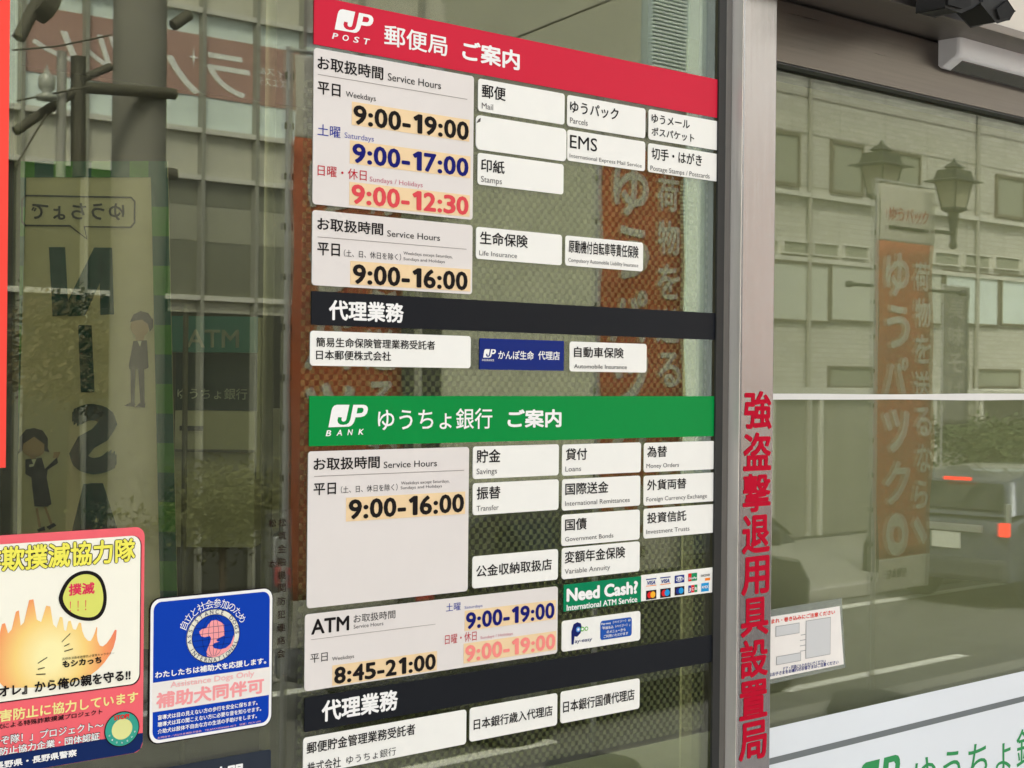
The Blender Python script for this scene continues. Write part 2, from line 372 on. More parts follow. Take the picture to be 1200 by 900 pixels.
zt = pix(905, 887.5, DY)[1]; zb_ = pix(905, 895.3, DY)[1]
Fm.shape([[(x_r-.014, zb_), (4.49, zb_), (4.49, zt), (x_r-.014, zt)]], GREY, 'stripe')
x0 = pix(1003, 900, DY)[0]; x1 = pix(1054, 890, DY)[0]; zt = pix(1030, 889, DY)[1]
Fm.shape(jp(x0, x1, zt-(x1-x0)*.60, zt), GR, 'emblem')
x0, zt = pix(1071, 884.5, DY); x1 = pix(1243, 845, DY)[0]; x2 = pix(1091.5, 880, DY)[0]
put(Fm.mb(GR), 'ゆうちょ銀行', x0, x1, pix(1190, 856, DY)[1], pix(1190, 901, DY)[1], DY-.0016, bold=.004)
Fm.done()

ns = MB()
Q = [pix(905, 795.5, DY), pix(988, 778.3, DY), pix(983.3, 710.3, DY), pix(905.5, 722.8, DY)]
lx = Q[0][0]-.055
Q = [(lx, Q[0][1]), Q[1], Q[2], (lx, Q[3][1]+.0005)]
nt_ = ns.prism(Q, DY-.0012, DY-.0004).build('caution_notice', mat('notice_paper', srgb(240, 232, 224), .4, var=.02))
tag(nt_, 'small white caution notice on the door glass with red heading and grey diagrams', 'notice')
mg = MB().prism([(lx-.005, Q[0][1]-.008), (Q[1][0]+.006, Q[1][1]-.006), (Q[2][0]+.006, Q[2][1]+.012), (lx-.005, Q[3][1]+.010)], DY-.00035, DY-.0001)
mg.build('clear_margin', film('clear_film', (.4,.42,.38), .35), nt_)
Np = Panel(nt_, DY-.0012)
NR = ink('notice_red', 226, 62, 52); NB = ink('notice_blue', 30, 40, 120); NG = ink('notice_grey', 208, 206, 204); NL = ink('notice_line', 150, 146, 146)
def para(xl, xr, ytl, ybl):
    x0, a = pix(xl, ytl, DY-.0016); _, b = pix(xl, ybl, DY-.0016); x1, _ = pix(xr, ytl-(xr-xl)*.155, DY-.0016)
    return [(x0, b), (x1, b), (x1, a), (x0, a)]
for xl, xr, a, b in ((909, 937, 734, 746.4), (944.4, 973.6, 727.5, 772), (909.8, 938.7, 769.5, 779.6)):
    q = para(xl, xr, a, b); Np.shape([q], NL, 'diagram')
    q2 = [(q[0][0]+.0012, q[0][1]+.0008), (q[1][0]-.0012, q[1][1]+.0008), (q[2][0]-.0012, q[2][1]-.0008), (q[3][0]+.0012, q[3][1]-.0008)]
    Np.shape([q2], NG, 'diagram', .0002)
for k in range(4): Np.shape([para(937.5+(k==0), 944, 744+k*6.3, 744.7+k*6.3)], NL, 'diagram')
Np.t('はさまれ・巻き込みにご注意ください', NR, 893, 978.5, 727.2, 732.8, bold=.025)
Np.t('ドア・戸袋にもたれないでください', NB, 918, 967.5, 781.5, 786.3, bold=.012)
Np.t('小さなお子さまをお連れのお客さまはご注意ください', NB, 893, 982.5, 790.2, 794.8, bold=.02)
Np.done()

# ================================================================ the signs on the window
PT = .0012
RECTS = {}
def plate(name, rect, m, label, cat='sign', group=None, r=.004, y=0.0, t=PT):
    x0, x1, zt, zb = [c/1000 for c in rect]
    o = MB().prism(rrect(x0, x1, zb+1.5, zt+1.5, r), y-t, y-.0002).build(name, m)
    tag(o, label, cat, group)
    return Panel(o, y-t)
GB = 'notice boards on the sign window'
p = plate('heading_banner', (1099.0, 1799.5, 420.0, 366.8), m_red, 'red heading banner with white emblem and post office title', r=.0005)
# the red banner: its lower edge follows the boards
x0, zt = pix(393, 11.0); 
p.shape(jp(pix(391.2, 35)[0], pix(436.6, 25)[0], pix(391.2, 34.6)[1], pix(393.5, 9.6)[1]), WHITE, 'emblem')
for i, ch in enumerate('POST'): p.t(ch, WHITE, 389+i*12.4, 396.3+i*12.4, 38.0+i*2.15, 45.2+i*2.15, bold=.02, shear=.2)
p.t('郵便局', WHITE, 450.3, 524.2, 28.0, 52.5, bold=.014)
p.t('ご案内', WHITE, 541.8, 609.0, 46.3, 70.2, bold=.030)
p.done()

def hours(p, body, col, xl, xr, yt, yb, tape_q):
    a, b, c, d = tape_q          # strip: left px, right px, top, bottom at left
    x0, zt = pix(a, c, p.y); _, zb = pix(a, d, p.y); x1, _ = pix(b, (c+d)/2+(462-(c+d)/2)*(b-a)/(2631-a), p.y)
    st = MB().prism([(x0, zb), (x1, zb), (x1, zt), (x0, zt)], p.y-.0004, p.y-.0001).build('hours_strip', tape, p.o)
    q = Panel(st, p.y-.0004); q.t(body, col, xl, xr, yt, yb, bold=.031, figures=True); q.done()
def rule(p, xl, yl, xr, yr, h=.0007):
    x0, z0 = pix(xl, yl, p.y); x1, z1 = pix(xr, yr, p.y); z = (z0+z1)/2
    p.shape([[(x0, z-h/2), (x1, z-h/2), (x1, z+h/2), (x0, z+h/2)]], LINE, 'rule_line')

p = plate('hours_board', (1099.4, 1337.2, 363, 191.2), plate_grey, 'tall grey hours board under the red banner with weekday, Saturday and Sunday hours', group=GB)
p.t('お取扱時間', K, 372.2, 449.2, 65, 81, bold=.016); p.t('Service Hours', K, 454.6, 516.8, 85.2, 94, True, .002)
rule(p, 372.2, 87, 547.4, 116.6)
p.t('平日', K, 372.2, 399, 95, 109.8, bold=.016); p.t('Weekdays', K, 405.3, 440.4, 106.6, 113.2, True)
hours(p, '9:00-19:00', K, 414.2, 549.3, 122, 145.6, (412.3, 549.9, 119, 146.3))
p.t('土曜', BLUE, 372.2, 399, 144.8, 158.6, bold=.004); p.t('Saturdays', SLATE, 403.8, 438.3, 154.8, 161.3, True)
hours(p, '9:00-17:00', NAVY, 413, 549, 167, 190.6, (410, 551, 164.3, 191.6))
p.t('日曜・休日', RED, 372.3, 429.6, 192.7, 205.6, bold=.004); p.t('Sundays / Holidays', ROSE, 433.3, 495.4, 206.7, 212.4, True)
hours(p, '9:00-12:30', PINK, 412, 549, 215, 238.6, (409.4, 550.3, 212.9, 240))
p.done()
p = plate('hours_board', (1099.5, 1337.4, 184.7, 102), plate_grey, 'grey hours board reading 9:00-16:00 just above the upper black band', group=GB)
p.t('お取扱時間', K, 371.9, 449, 254.4, 269.4, bold=.016); p.t('Service Hours', K, 453.8, 515.6, 269.6, 277, True, .002)
rule(p, 371.9, 276.9, 546.5, 292.7)
p.t('平日', K, 371.9, 398.3, 283.8, 298.8, bold=.016); p.t('（土、日、休日を除く）', K, 403.1, 470, 292.2, 300.6)
p.t('Weekdays except Saturdays,', KG, 472.9, 530.2, 294.6, 298.2, True); p.t('Sundays and Holidays', KG, 472.9, 521.3, 301.3, 304.8, True)
hours(p, '9:00-16:00', K, 413.5, 548, 308.8, 332.6, (410.4, 551, 305.6, 333.2))
p.done()
CG = 'white service plates on the sign window'
def card(rect, label, jt=None, et=None, je=None, r=.004, jb=.014, eb=0.0):
    p = plate('service_plate', rect, plate_white, label, group=CG, r=r)
    for q in (jt or []): p.t(q[0], K, *q[1:], bold=jb)
    for q in (et or []): p.t(q[0], KG if not eb else K, *q[1:], True, eb)
    p.done(); return p
card((1344.6, 1492.4, 361.8, 322.8), 'white plate reading Mail, first under the red banner', [('郵便', 564.7, 592.6, 98.1, 114.1)], [('Mail', 564.7, 577.9, 120, 127)])
b_ = plate('service_plate', (1341.5, 1496.0, 317.6, 276.6), plate_white, 'blank white plate with a peeling corner between Mail and Stamps plates', group=CG, r=.006, t=.0016)
x0, zt = pix(558, 138.5, b_.y); b_.shape([[(x0, zt-.006), (x0+.0065, zt-.0035), (x0+.0075, zt+.0012), (x0+.004, zt-.0005)]], KG, 'curled_corner'); b_.done()
card((1345.1, 1491.8, 272.6, 234.6), 'white plate reading Stamps under the blank plate', [('印紙', 563.7, 591.3, 185.4, 200.8)], [('Stamps', 563.7, 588.2, 205.9, 213)])
card((1497.7, 1645.6, 361.4, 322.1), 'white plate reading Parcels', [('ゆうパック', 668.1, 724.9, 117.5, 131.7)], [('Parcels', 668.1, 688.7, 137.3, 144)])
card((1498.3, 1645.7, 317.5, 278.4), 'white plate reading EMS, International Express Mail Service', None, [('International Express Mail Service', 667.6, 752, 179.7, 184.3)]).t
p = Panel([o for o in COL.objects if o.name.startswith('service_plate')][-1], -PT); p.t('EMS', K, 668, 699.8, 157.5, 173, True, .004); p.done()
card((1652.4, 1799.7, 362.1, 321.9), 'white plate with two lines of Japanese mail names, right end under red banner', [('ゆうメール', 763.6, 808.3, 133, 143.8), ('ポスパケット', 763.6, 813.5, 148.5, 158.8)])
card((1652.0, 1799.4, 316.7, 278.5), 'white plate reading Postage Stamps / Postcards', [('切手・はがき', 763.6, 822.5, 172.2, 186.4)], [('Postage Stamps / Postcards', 762.3, 831.6, 193.8, 199.4)])
card((1343.6, 1490.2, 183.5, 145.1), 'white plate reading Life Insurance', [('生命保険', 562.5, 618.6, 270.6, 286)], [('Life Insurance', 561.6, 606, 293.3, 299)])
card((1496.7, 1643.6, 183.4, 145.4), 'white plate reading Compulsory Automobile Liability Insurance', [('原動機付自転車等責任保険', 666.6, 748.2, 280.7, 295.9)], [('Compulsory Automobile Liability Insurance', 666, 748, 302, 306.6)])
p = plate('band', (1099.3, 1796.0, 95.5, 58.4), m_black, 'upper black band with white agency heading, above the green banner', r=.0005)
p.t('代理業務', WHITE, 385.5, 473.1, 351, 375, bold=.030); p.done()
p = plate('service_plate', (1098.1, 1336.3, 51.8, 13.4), plate_white, 'wide white plate with two Japanese lines under the upper black band', group=CG)
p.t('簡易生命保険管理業務受託者', K, 370.5, 509.8, 395, 406.4, bold=.012); p.t('日本郵便株式会社', K, 370.5, 458.3, 410, 421.4, bold=.012); p.done()
p = plate('service_plate', (1351.2, 1495.7, 49.8, 12.1), mat('plate_blue', srgb(22, 42, 118), .35, spec=.10, var=.03), 'navy blue plate with white emblem beside the automobile plate', group=CG, r=.001)
p.shape(jp(pix(565.2, 420)[0], pix(580.1, 416)[0], pix(565.2, 419)[1], pix(565.6, 409)[1]), WHITE, 'emblem')
p.t('INSURANCE', WHITE, 565, 579, 420.6, 423, True); p.t('かんぽ生命', WHITE, 583.9, 625.5, 410.3, 421, bold=.014); p.t('代理店', WHITE, 630.6, 655.9, 411.3, 421.5, bold=.014); p.done()
card((1506.6, 1652.7, 49.4, 11.4), 'white plate reading Automobile Insurance', [('自動車保険', 672.7, 730.9, 406.1, 418.6)], [('Automobile Insurance', 672.7, 734.6, 426.6, 431.4)], eb=.004)
p = plate('heading_banner', (1097.9, 1798.4, -20, -75.4), m_green, 'green heading banner with white emblem and bank title', r=.0005)
p.shape(jp(pix(383.9, 501)[0], pix(430.1, 490)[0], pix(383.9, 500.7)[1], pix(386, 474.3)[1]), WHITE, 'emblem')
for i, ch in enumerate('BANK'): p.t(ch, WHITE, 381.6+i*12.75, 388+i*12.75, 504.2-i*.5, 511.2-i*.6, bold=.02, shear=.2)
p.t('ゆうちょ銀行', WHITE, 442.9, 577, 479, 504.8, bold=.010); p.t('ご案内', WHITE, 594.9, 657.9, 479.7, 501.7, bold=.030); p.done()

p = plate('hours_board', (1097, 1335.3, -81, -253.6), plate_grey, 'tall grey hours board under the green banner, mostly empty below 9:00-16:00', group=GB)
p.t('お取扱時間', K, 367.5, 445, 536.6, 551.6, bold=.016); p.t('Service Hours', K, 449.7, 512, 541, 548.6, True, .002)
rule(p, 368, 559.4, 543.6, 550.1)
p.t('平日', K, 367.5, 393.7, 566.6, 580.6, bold=.016); p.t('（土、日、休日を除く）', K, 399.6, 465.9, 569.8, 578.2)
p.t('Weekdays except Saturdays,', KG, 470, 526.7, 564.4, 567.9, True); p.t('Sundays and Holidays', KG, 469.5, 517.9, 570, 573.4, True)
hours(p, '9:00-16:00', K, 408.7, 543.8, 585.2, 609, (405.5, 544.9, 583.3, 611.2))
p.done()
p = plate('hours_board', (1094.8, 1489.1, -260.1, -344.6), plate_grey, 'wide grey cash machine hours board with three sets of hours', group=GB)
p.t('ATM', K, 364.8, 409.2, 726.5, 743.4, True, .022); p.t('お取扱時間', K, 414.5, 463.3, 720.4, 730.2); p.t('Service Hours', KG, 414.5, 449.3, 732.3, 736.8, True)
rule(p, 364.4, 750.7, 510.2, 730.4, .0005)
p.t('平日', K, 363.7, 384, 767, 777.3); p.t('Weekdays', KG, 389.3, 415, 770, 774.4, True)
hours(p, '8:45-21:00', K, 391.7, 510.7, 781.9, 802.2, (389.3, 511.8, 780, 803.6))
p.t('土曜', BLUE, 522.8, 539.8, 707.5, 717); p.t('Saturdays', SLATE, 544.5, 565.5, 710.3, 713.6, True)
hours(p, '9:00-19:00', NAVY, 546.1, 649.9, 717.8, 738, (544.5, 651, 715.8, 739.4))
p.t('日曜・休日', RED, 521.6, 558.5, 744.1, 755.5); p.t('Sundays / Holidays', ROSE, 563, 601, 745.7, 749, True)
hours(p, '9:00-19:00', PALE, 545.2, 650.7, 756.5, 776.1, (543.3, 651.6, 754.3, 777.6))
p.done()
def two(rect, label, j, e, jq, eq): card(rect, label, [(j, *jq)], [(e, *eq)] if e else None)
two((1342.1, 1488.4, -80.7, -119.7), 'white plate reading Savings, first under the green banner', '貯金', 'Savings', (558.6, 586.5, 526.9, 542.7), (558.6, 582.5, 549.2, 555.8))
two((1342.5, 1488.7, -124.9, -163.3), 'white plate reading Transfer', '振替', 'Transfer', (558.6, 586.5, 570.8, 585.7), (558.6, 584.4, 592.8, 599))
two((1343.1, 1488.8, -212.9, -251.4), 'white plate of Japanese only, alone below the Transfer plate', '公金収納取扱店', None, (558, 646.6, 662.8, 676.7), None)
two((1494.9, 1643.4, -81.3, -120.8), 'white plate reading Loans', '貸付', 'Loans', (663, 688, 525.6, 539.7), (662.6, 681, 546.7, 552.7))
two((1495.4, 1642.8, -125.3, -164.9), 'white plate reading International Remittances', '国際送金', 'International Remittances', (662.5, 713, 566.3, 580.4), (662.3, 738, 587.4, 593))
two((1495.2, 1642.5, -170.3, -209.9), 'white plate reading Government Bonds', '国債', 'Government Bonds', (662.3, 687.5, 608.3, 622.4), (662.3, 718.8, 629.4, 634.6))
two((1496.2, 1642.9, -212.5, -252.1), 'white plate reading Variable Annuity', '変額年金保険', 'Variable Annuity', (661.8, 732.7, 646.4, 660.5), (661.8, 715, 666.9, 672.8))
two((1649.9, 1796.8, -82.2, -121.3), 'white plate reading Money Orders', '為替', 'Money Orders', (758.4, 781.7, 523, 536.2), (757.6, 795.7, 543.6, 548.6))
two((1650.1, 1797.3, -126.1, -165.8), 'white plate reading Foreign Currency Exchange', '外貨両替', 'Foreign Currency Exchange', (758.4, 804.3, 562.4, 575), (757.6, 828.5, 582.7, 587.8))
two((1650.6, 1798.0, -170, -209.6), 'white plate reading Investment Trusts', '投資信託', 'Investment Trusts', (758.4, 804.3, 601, 613.7), (757.6, 808, 620.7, 626))
# cash sign and card marks
G2 = mat('sign_green', srgb(0, 128, 84), .35, spec=.10, var=.02)
p = plate('cash_sign', (1500.3, 1646.3, -259.2, -293.3), G2, 'green sign reading Need Cash? International ATM Service', r=.0005)
p.t('Need Cash?', WHITE, 664, 747.5, 690.5, 704.6, True, .045); p.t('International ATM Service', WHITE, 664, 746.7, 709, 715.6, True, .022); p.done()
p = plate('card_strip', (1646.9, 1800, -258.0, -292.6), plate_white, 'white strip of payment card marks right of the green cash sign', r=.0005)
def chip(xl, xr, yt, yb, m, name='card_mark', lift=0.0):
    x0, zt = pix(xl, yt, p.y); _, zb = pix(xl, yb, p.y); x1, _ = pix(xr, yt, p.y)
    p.shape([[(x0, zb), (x1, zb), (x1, zt), (x0, zt)]], m, name, lift); return x0, x1, zb, zt
VB = ink('card_blue', 34, 52, 130); OR = ink('card_orange', 240, 130, 40); DK = ink('card_dark', 40, 26, 34); CRD = ink('card_red', 222, 38, 40)
CY = ink('card_cyan', 40, 150, 210); CGn = ink('card_green', 30, 140, 90); YL = ink('card_yellow', 248, 176, 50)
for k in range(2):
    xl = 757+k*16.6; dy = -k*1.9
    chip(xl, xl+12, 678.6+dy, 679.8+dy, VB); chip(xl, xl+12, 686.6+dy, 687.4+dy, OR); p.t('VISA', VB, xl+1.5, xl+11, 681.2+dy, 685.4+dy, True, .03, shear=.2)
x0, x1, a, b = chip(790.5, 801.8, 674.6, 683.6, VB); p.shape([ellipse((x0+x1)/2, (a+b)/2, (x1-x0)*.42, (b-a)*.32)], WHITE, 'card_mark', .0002); p.t('PLUS', VB, 791.6, 800.6, 677.7, 681, True, .02, lift=.0004, shear=.2)
x0, x1, a, b = chip(806.3, 816.8, 672.2, 681.4, CGn); chip(806.3, 810, 672.2, 681.4, CRD, lift=.0002); p.t('UnionPay', WHITE, 807, 816.3, 676.5, 679, True, .02, lift=.0004)
x0, x1, a, b = [*pix(821.6, 678.4, p.y)][0], 0, 0, 0
p.t('DISCOVER', KG, 821.5, 832, 673.6, 676, True, .02); chip(826, 832, 677.5, 680.6, OR)
def two_disc(xl, xr, yt, yb, bgm, c1, c2):
    x0, x1, a, b = chip(xl, xr, yt, yb, bgm); r_ = (b-a)*.36; w_ = (x1-x0)
    p.shape([ellipse(x0+w_*.36, (a+b)/2, w_*.25, r_)], c1, 'card_mark', .0002); p.shape([ellipse(x0+w_*.64, (a+b)/2, w_*.25, r_)], c2, 'card_mark', .0004)
two_disc(757, 769, 692.4, 703, DK, CRD, YL); two_disc(773.6, 785.8, 690.2, 700.8, DK, CRD, CY); two_disc(790.5, 801.9, 688, 698, DK, VB, CY)
for k, m in enumerate((VB, CRD, CGn)):
    chip(806.4+k*3.6, 809.8+k*3.6, 686.3-k*.5, 695-k*.5, m); p.t('JCB'[k], WHITE, 807+k*3.6, 809.3+k*3.6, 689-k*.5, 692.4-k*.5, True, .02, lift=.0002)
chip(821.6, 830.5, 683.6, 693.6, CY); p.t('AMEX', WHITE, 822.2, 830, 686.8, 689.8, True, .02, lift=.0002)
p.done()
p = plate('service_plate', (1497.5, 1645.5, -305, -344), plate_white, 'white plate with a dark blue letter P emblem and blue box', group=CG)
PB = ink('pay_navy', 24, 34, 98); PL = ink('pay_lightblue', 90, 150, 220); PG = ink('pay_green', 110, 180, 80); PX = ink('pay_box', 36, 84, 168)
x0, zt = pix(669.5, 730, p.y); _, zb = pix(669.5, 755.5, p.y); x1, _ = pix(682, 730, p.y); W_, H_ = x1-x0, zt-zb
p.shape([[(x0+W_*.02, zb), (x0+W_*.22, zb), (x0+W_*.30, zb+H_*.36), (x0+W_*.55, zb+H_*.33), (x0+W_*.85, zb+H_*.47), (x0+W_, zb+H_*.70), (x0+W_*.88, zb+H_*.92), (x0+W_*.55, zt), (x0+W_*.2, zb+H_*.93), (x0, zb+H_*.6)]], PB, 'emblem')
for k, (cx, m) in enumerate(((677.3, PL), (682.2, PG), (686.8, PG))):
    c = pix(cx, 737.6-k*.5, p.y); p.shape([ellipse(*c, .0040-.0003*k, .0034-.0003*k, 20)], m, 'emblem', .0002); p.shape([ellipse(*c, .0020, .0016, 16)], WHITE, 'emblem', .0004)
p.t('ay-easy', PB, 673.5, 694, 749.4, 753.6, True, .01, shear=.1)
x0, zt = pix(703.4, 727.9, p.y); _, zb = pix(703.4, 750.3, p.y); x1, _ = pix(740.3, 722, p.y)
p.shape([rrect(x0, x1, zb, zt, .004)], PX, 'text_box')
for k, s_ in enumerate(('Pay-easy（ペイジー）は', '「料金払込（ペイジー）」', 'のメニューから', 'ご利用いただけます')):
    a_, b_2 = ((704.6, 739), (705.6, 738.2), (711, 733), (707.4, 736))[k]
    p.t(s_, WHITE, a_, b_2, 729.6+k*5.0-(a_-704.6)*.12, 733.2+k*5.0-(a_-704.6)*.12, bold=.012, lift=.0002)
p.done()
p = plate('band', (1095.2, 1800.5, -351.6, -389.5), m_black, 'lower black band with white agency heading, near the bottom of the window', r=.0005)
p.t('代理業務', WHITE, 377, 466.3, 821.4, 846.6, bold=.030); p.done()
p = plate('service_plate', (1094.0, 1335.2, -395.6, -437), plate_white, 'wide white plate with two Japanese lines at the bottom edge under the lower black band', group=CG)
p.t('郵便貯金管理業務受託者', K, 359.5, 486.6, 870.3, 884, bold=.014); p.t('株式会社', K, 360.2, 399.4, 894, 906.5, bold=.010); p.t('ゆうちょ銀行', K, 406.1, 464, 886.2, 896, bold=0); p.done()
card((1341.1, 1490.2, -395.1, -435.5), 'white plate of Japanese, middle of the bottom row', [('日本銀行歳入代理店', 555.2, 647.5, 843, 855.8)])
card((1496.6, 1645.6, -394.6, -434.7), 'white plate of Japanese, right end of the bottom row', [('日本銀行国債代理店', 660, 743.5, 822, 835.8)])

# films behind the glass
cf = film('dot_screen_film', (.50,.53,.46), .24, .0066, .0)
z_ = lambda px, py: pix(px, py, .012)[1]
fo = MB().box(pix(352, 500, .012)[0], pix(828, 500, .012)[0], .0120, .0124, pix(700, 879, .012)[1], 1.83).build('dot_screen', cf)
tag(fo, 'printed dot screen film behind the glass between the sign plates', 'film')
fo = MB().box(pix(352, 500, .013)[0], pix(838, 500, .013)[0], .0120, .0124, .6, pix(700, 886, .012)[1]).build('grey_film', film('grey_film', (.40,.42,.40), .45))
tag(fo, 'grey translucent film along the foot of the sign window', 'film')

# ---- the posters on the left
RP = mat('poster_scarlet', srgb(255, 78, 66), .4, spec=.10, var=.03)
x1 = pix(8.5, 280)[0]; zb_ = pix(5, 548)[1]
o = MB().prism([(.5, zb_), (x1, zb_), (x1, 2.3), (.5, 2.3)], -.0012, -.0002).build('poster', RP); tag(o, 'plain scarlet poster edge at the far left of the window', 'poster')
xk = pix(20, 150, .02)[0]
o = MB().box(xk-.007, xk, .012, .03, 1.0, 3.1).build('dark_strip', mat('strip_dark_grey', (.06,.06,.065), .5, metal=.6, var=.1)); tag(o, 'thin dark grey upright behind the glass beside the scarlet poster', 'post')  # strip added for the dark edge beside the poster

PK = mat('poster_pink', srgb(244, 104, 112), .4, spec=.10, var=.02); CR = ink('poster_cream', 250, 244, 226)
xr_ = pix(167.5, 750)[0]; zt_ = 1.3475; zb_ = 1.1195; xl_ = .60
o = MB().prism(rrect(xl_, xr_, zb_, zt_, .010), -.0014, -.0002).build('poster', PK)
tag(o, 'pink fraud prevention poster with yellow heading and orange flame', 'poster')
p = Panel(o, -.0014)
YW = ink('poster_yellow', 246, 236, 96); PN = ink('poster_navy', 22, 42, 92); FL = ink('poster_flame', 246, 148, 96); FL2 = ink('poster_flame_core', 253, 214, 128); FL3 = ink('poster_flame_tip', 240, 118, 100)
TEAL = ink('badge_teal', 60, 160, 140); TEAL2 = ink('badge_cream', 226, 224, 150); SH = ink('poster_shadow', 60, 30, 34)
xi = pix(162.8, 720)[0]; zi_t = pix(160, 627.3)[1]; zi_b = pix(160, 800.5)[1]
p.shape([rrect(xl_+.004, xi+.0012, zi_b-.0012, zi_t, .010)], SH, 'inner_panel'); p.shape([rrect(xl_+.003, xi, zi_b, zi_t, .010)], CR, 'inner_panel', .0001)
nz = pix(160, 859.5)[1]
p.shape([[(xl_+.004, zb_+.0002), (xr_-.010, zb_+.0002), (xr_-.003, zb_+.003), (xr_-.0002, zb_+.010), (xr_-.0002, nz), (xl_+.004, nz)]], PN, 'footer')
# flame
cx, cz = pix(58, 768)
def smooth(pts, it=2):
    for _ in range(it):
        pts = [q for i in range(len(pts)) for q in ((pts[i][0]*.75+pts[(i+1) % len(pts)][0]*.25, pts[i][1]*.75+pts[(i+1) % len(pts)][1]*.25), (pts[i][0]*.25+pts[(i+1) % len(pts)][0]*.75, pts[i][1]*.25+pts[(i+1) % len(pts)][1]*.75))]
    return pts
def fire(name, c, r_):
    """printed flame: yellow heart running out to coral tips"""
    m = bpy.data.materials.new(name); m.use_nodes = True; n = m.node_tree; L = n.links.new; b = n.nodes['Principled BSDF']
    b.inputs['Roughness'].default_value = .5; b.inputs['Specular IOR Level'].default_value = .06
    tc = n.nodes.new('ShaderNodeTexCoord'); d = n.nodes.new('ShaderNodeVectorMath'); d.operation = 'DISTANCE'; d.inputs[1].default_value = c
    L(tc.outputs['Object'], d.inputs[0]); k = n.nodes.new('ShaderNodeMath'); k.operation = 'DIVIDE'; k.inputs[1].default_value = r_; L(d.outputs['Value'], k.inputs[0])
    cr = n.nodes.new('ShaderNodeValToRGB'); e = cr.color_ramp.elements
    e[0].position = .15; e[0].color = (*srgb(254, 240, 176), 1); e[1].position = 1; e[1].color = (*srgb(240, 116, 100), 1)
    q = e.new(.45); q.color = (*srgb(252, 214, 130), 1); q = e.new(.72); q.color = (*srgb(248, 158, 100), 1)
    L(k.outputs[0], cr.inputs[0]); L(cr.outputs[0], b.inputs['Base Color']); return m
ol = o.location
FM = fire('poster_fire', (cx-ol.x, -.0017-ol.y, cz-ol.z), .082)
fx = [(-14, 806), (-14, 728), (-4, 752), (3, 724), (10, 748), (20, 706), (24, 742), (36, 690), (44, 738), (56, 700), (63, 742), (71, 716), (75, 745), (80, 722), (86, 742), (93, 725), (96, 744), (104, 753), (109, 744), (113, 731), (112, 748), (117, 759), (126, 752), (136, 733), (134, 754), (125, 772), (110, 788), (92, 797), (60, 805)]
p.shape([[pix(*q) for q in smooth(fx, 1)]], FM, 'flame', .0003)
for a_, b_2 in (((71, 752), (81, 742)), ((74, 757), (80, 754)), ((74, 763), (84, 760)), ((43, 777), (54, 770)), ((43, 784), (51, 782)), ((41, 790), (52, 789.5))):
    (ax, az), (bx, bz) = pix(*a_), pix(*b_2); p.shape([[(ax, az-.0005), (bx, bz-.0005), (bx, bz+.0005), (ax, az+.0005)]], K, 'dash', .0006)
# rounded yellow board with the red word
bd = [(96+(x-92)*1.13, 697.5+(y-697.5)*1.10) for x, y in [(74, 717), (66, 704), (68, 693), (76, 679), (88, 671.5), (101, 671), (111, 677), (116, 690), (117, 705), (113, 718), (104, 725), (88, 724)]]
bp = [pix(*q) for q in smooth(bd)]; bc = (sum(q[0] for q in bp)/len(bp), sum(q[1] for q in bp)/len(bp))
p.shape([bp], K, 'word_board', .0005); p.shape([[(bc[0]+(x-bc[0])*.84, bc[1]+(z-bc[1])*.86) for x, z in bp]], ink('board_yellow', 222, 222, 110), 'word_board', .0006)
p.t('撲滅', RED if False else ink('word_red', 226, 60, 92), 80.5, 111, 684.5, 698.5, bold=.03, lift=.0007); p.t('！！！', ink('word_red', 226, 60, 92), 82, 101, 705, 717, lift=.0007)
def ot(body, xl, xr, yt, yb, m, mo, b1, b2, lift=.0003):
    p.t(body, mo, xl-.8, xr+.8, yt-.8, yb+.8, bold=b2, lift=lift); p.t(body, m, xl, xr, yt, yb, bold=b1, lift=lift+.0002)
ot('詐欺撲滅協力隊', -26, 158.5, 642.5, 672.5, YW, K, .028, .066)
p.t('長野県消費者被害防止啓発キャラクター', K, 73, 134, 771, 774, lift=.0008); p.t('もシカっち', K, 73.3, 119, 774.6, 782.6, bold=.045, lift=.0008)
p.t('『オレオレ』から俺の親を守る!!', K, -38, 153, 808.5, 822.6, bold=.032, lift=.0009)
YT = ink('poster_pale_yellow', 248, 232, 150)
p.t('被害防止に協力しています', YT, -17, 161.7, 834.5, 849.0, bold=.024, lift=.0002)
p.t('若者世代による特殊詐欺撲滅プロジェクト', K, -30, 120, 852.5, 859, bold=.016, lift=.0002)
ot('「だまされないぞ隊！」プロジェクト〜'[-12:], -10, 121, 864.5, 875.0, WHITE, SH, .012, .03, .0002)
ot('被害防止協力企業・団体認証', -24, 116.7, 880.0, 889.5, WHITE, SH, .02, .035, .0002)
p.t('長野県・長野県警察', WHITE, -6, 90, 893.3, 902.0, bold=.03, lift=.0003)
c = pix(141.7, 854); rx = pix(161, 852)[0]-c[0]; rz = pix(141.7, 834.5)[1]-c[1]
p.shape([ellipse(*c, rx*1.06, rz*1.06)], K, 'badge', .0004); p.shape([ellipse(*c, rx, rz)], TEAL, 'badge', .0005); p.shape([ellipse(*c, rx*.62, rz*.62)], TEAL2, 'badge', .0006)
p.t('STOP!', CRD, 133.5, 151.5, 839, 844, True, .05, lift=.0007, name='badge')
for i, ch in enumerate('だまされないぞ'):
    a = R(200+i*140/6); x, z = c[0]+rx*.81*math.cos(a), c[1]+rz*.81*math.sin(a); put(p.mb(WHITE, 'badge', .0007), ch, x-.0009, x+.0009, z+.0009, z-.0009, p.y-.0011, bold=.02)
p.done()

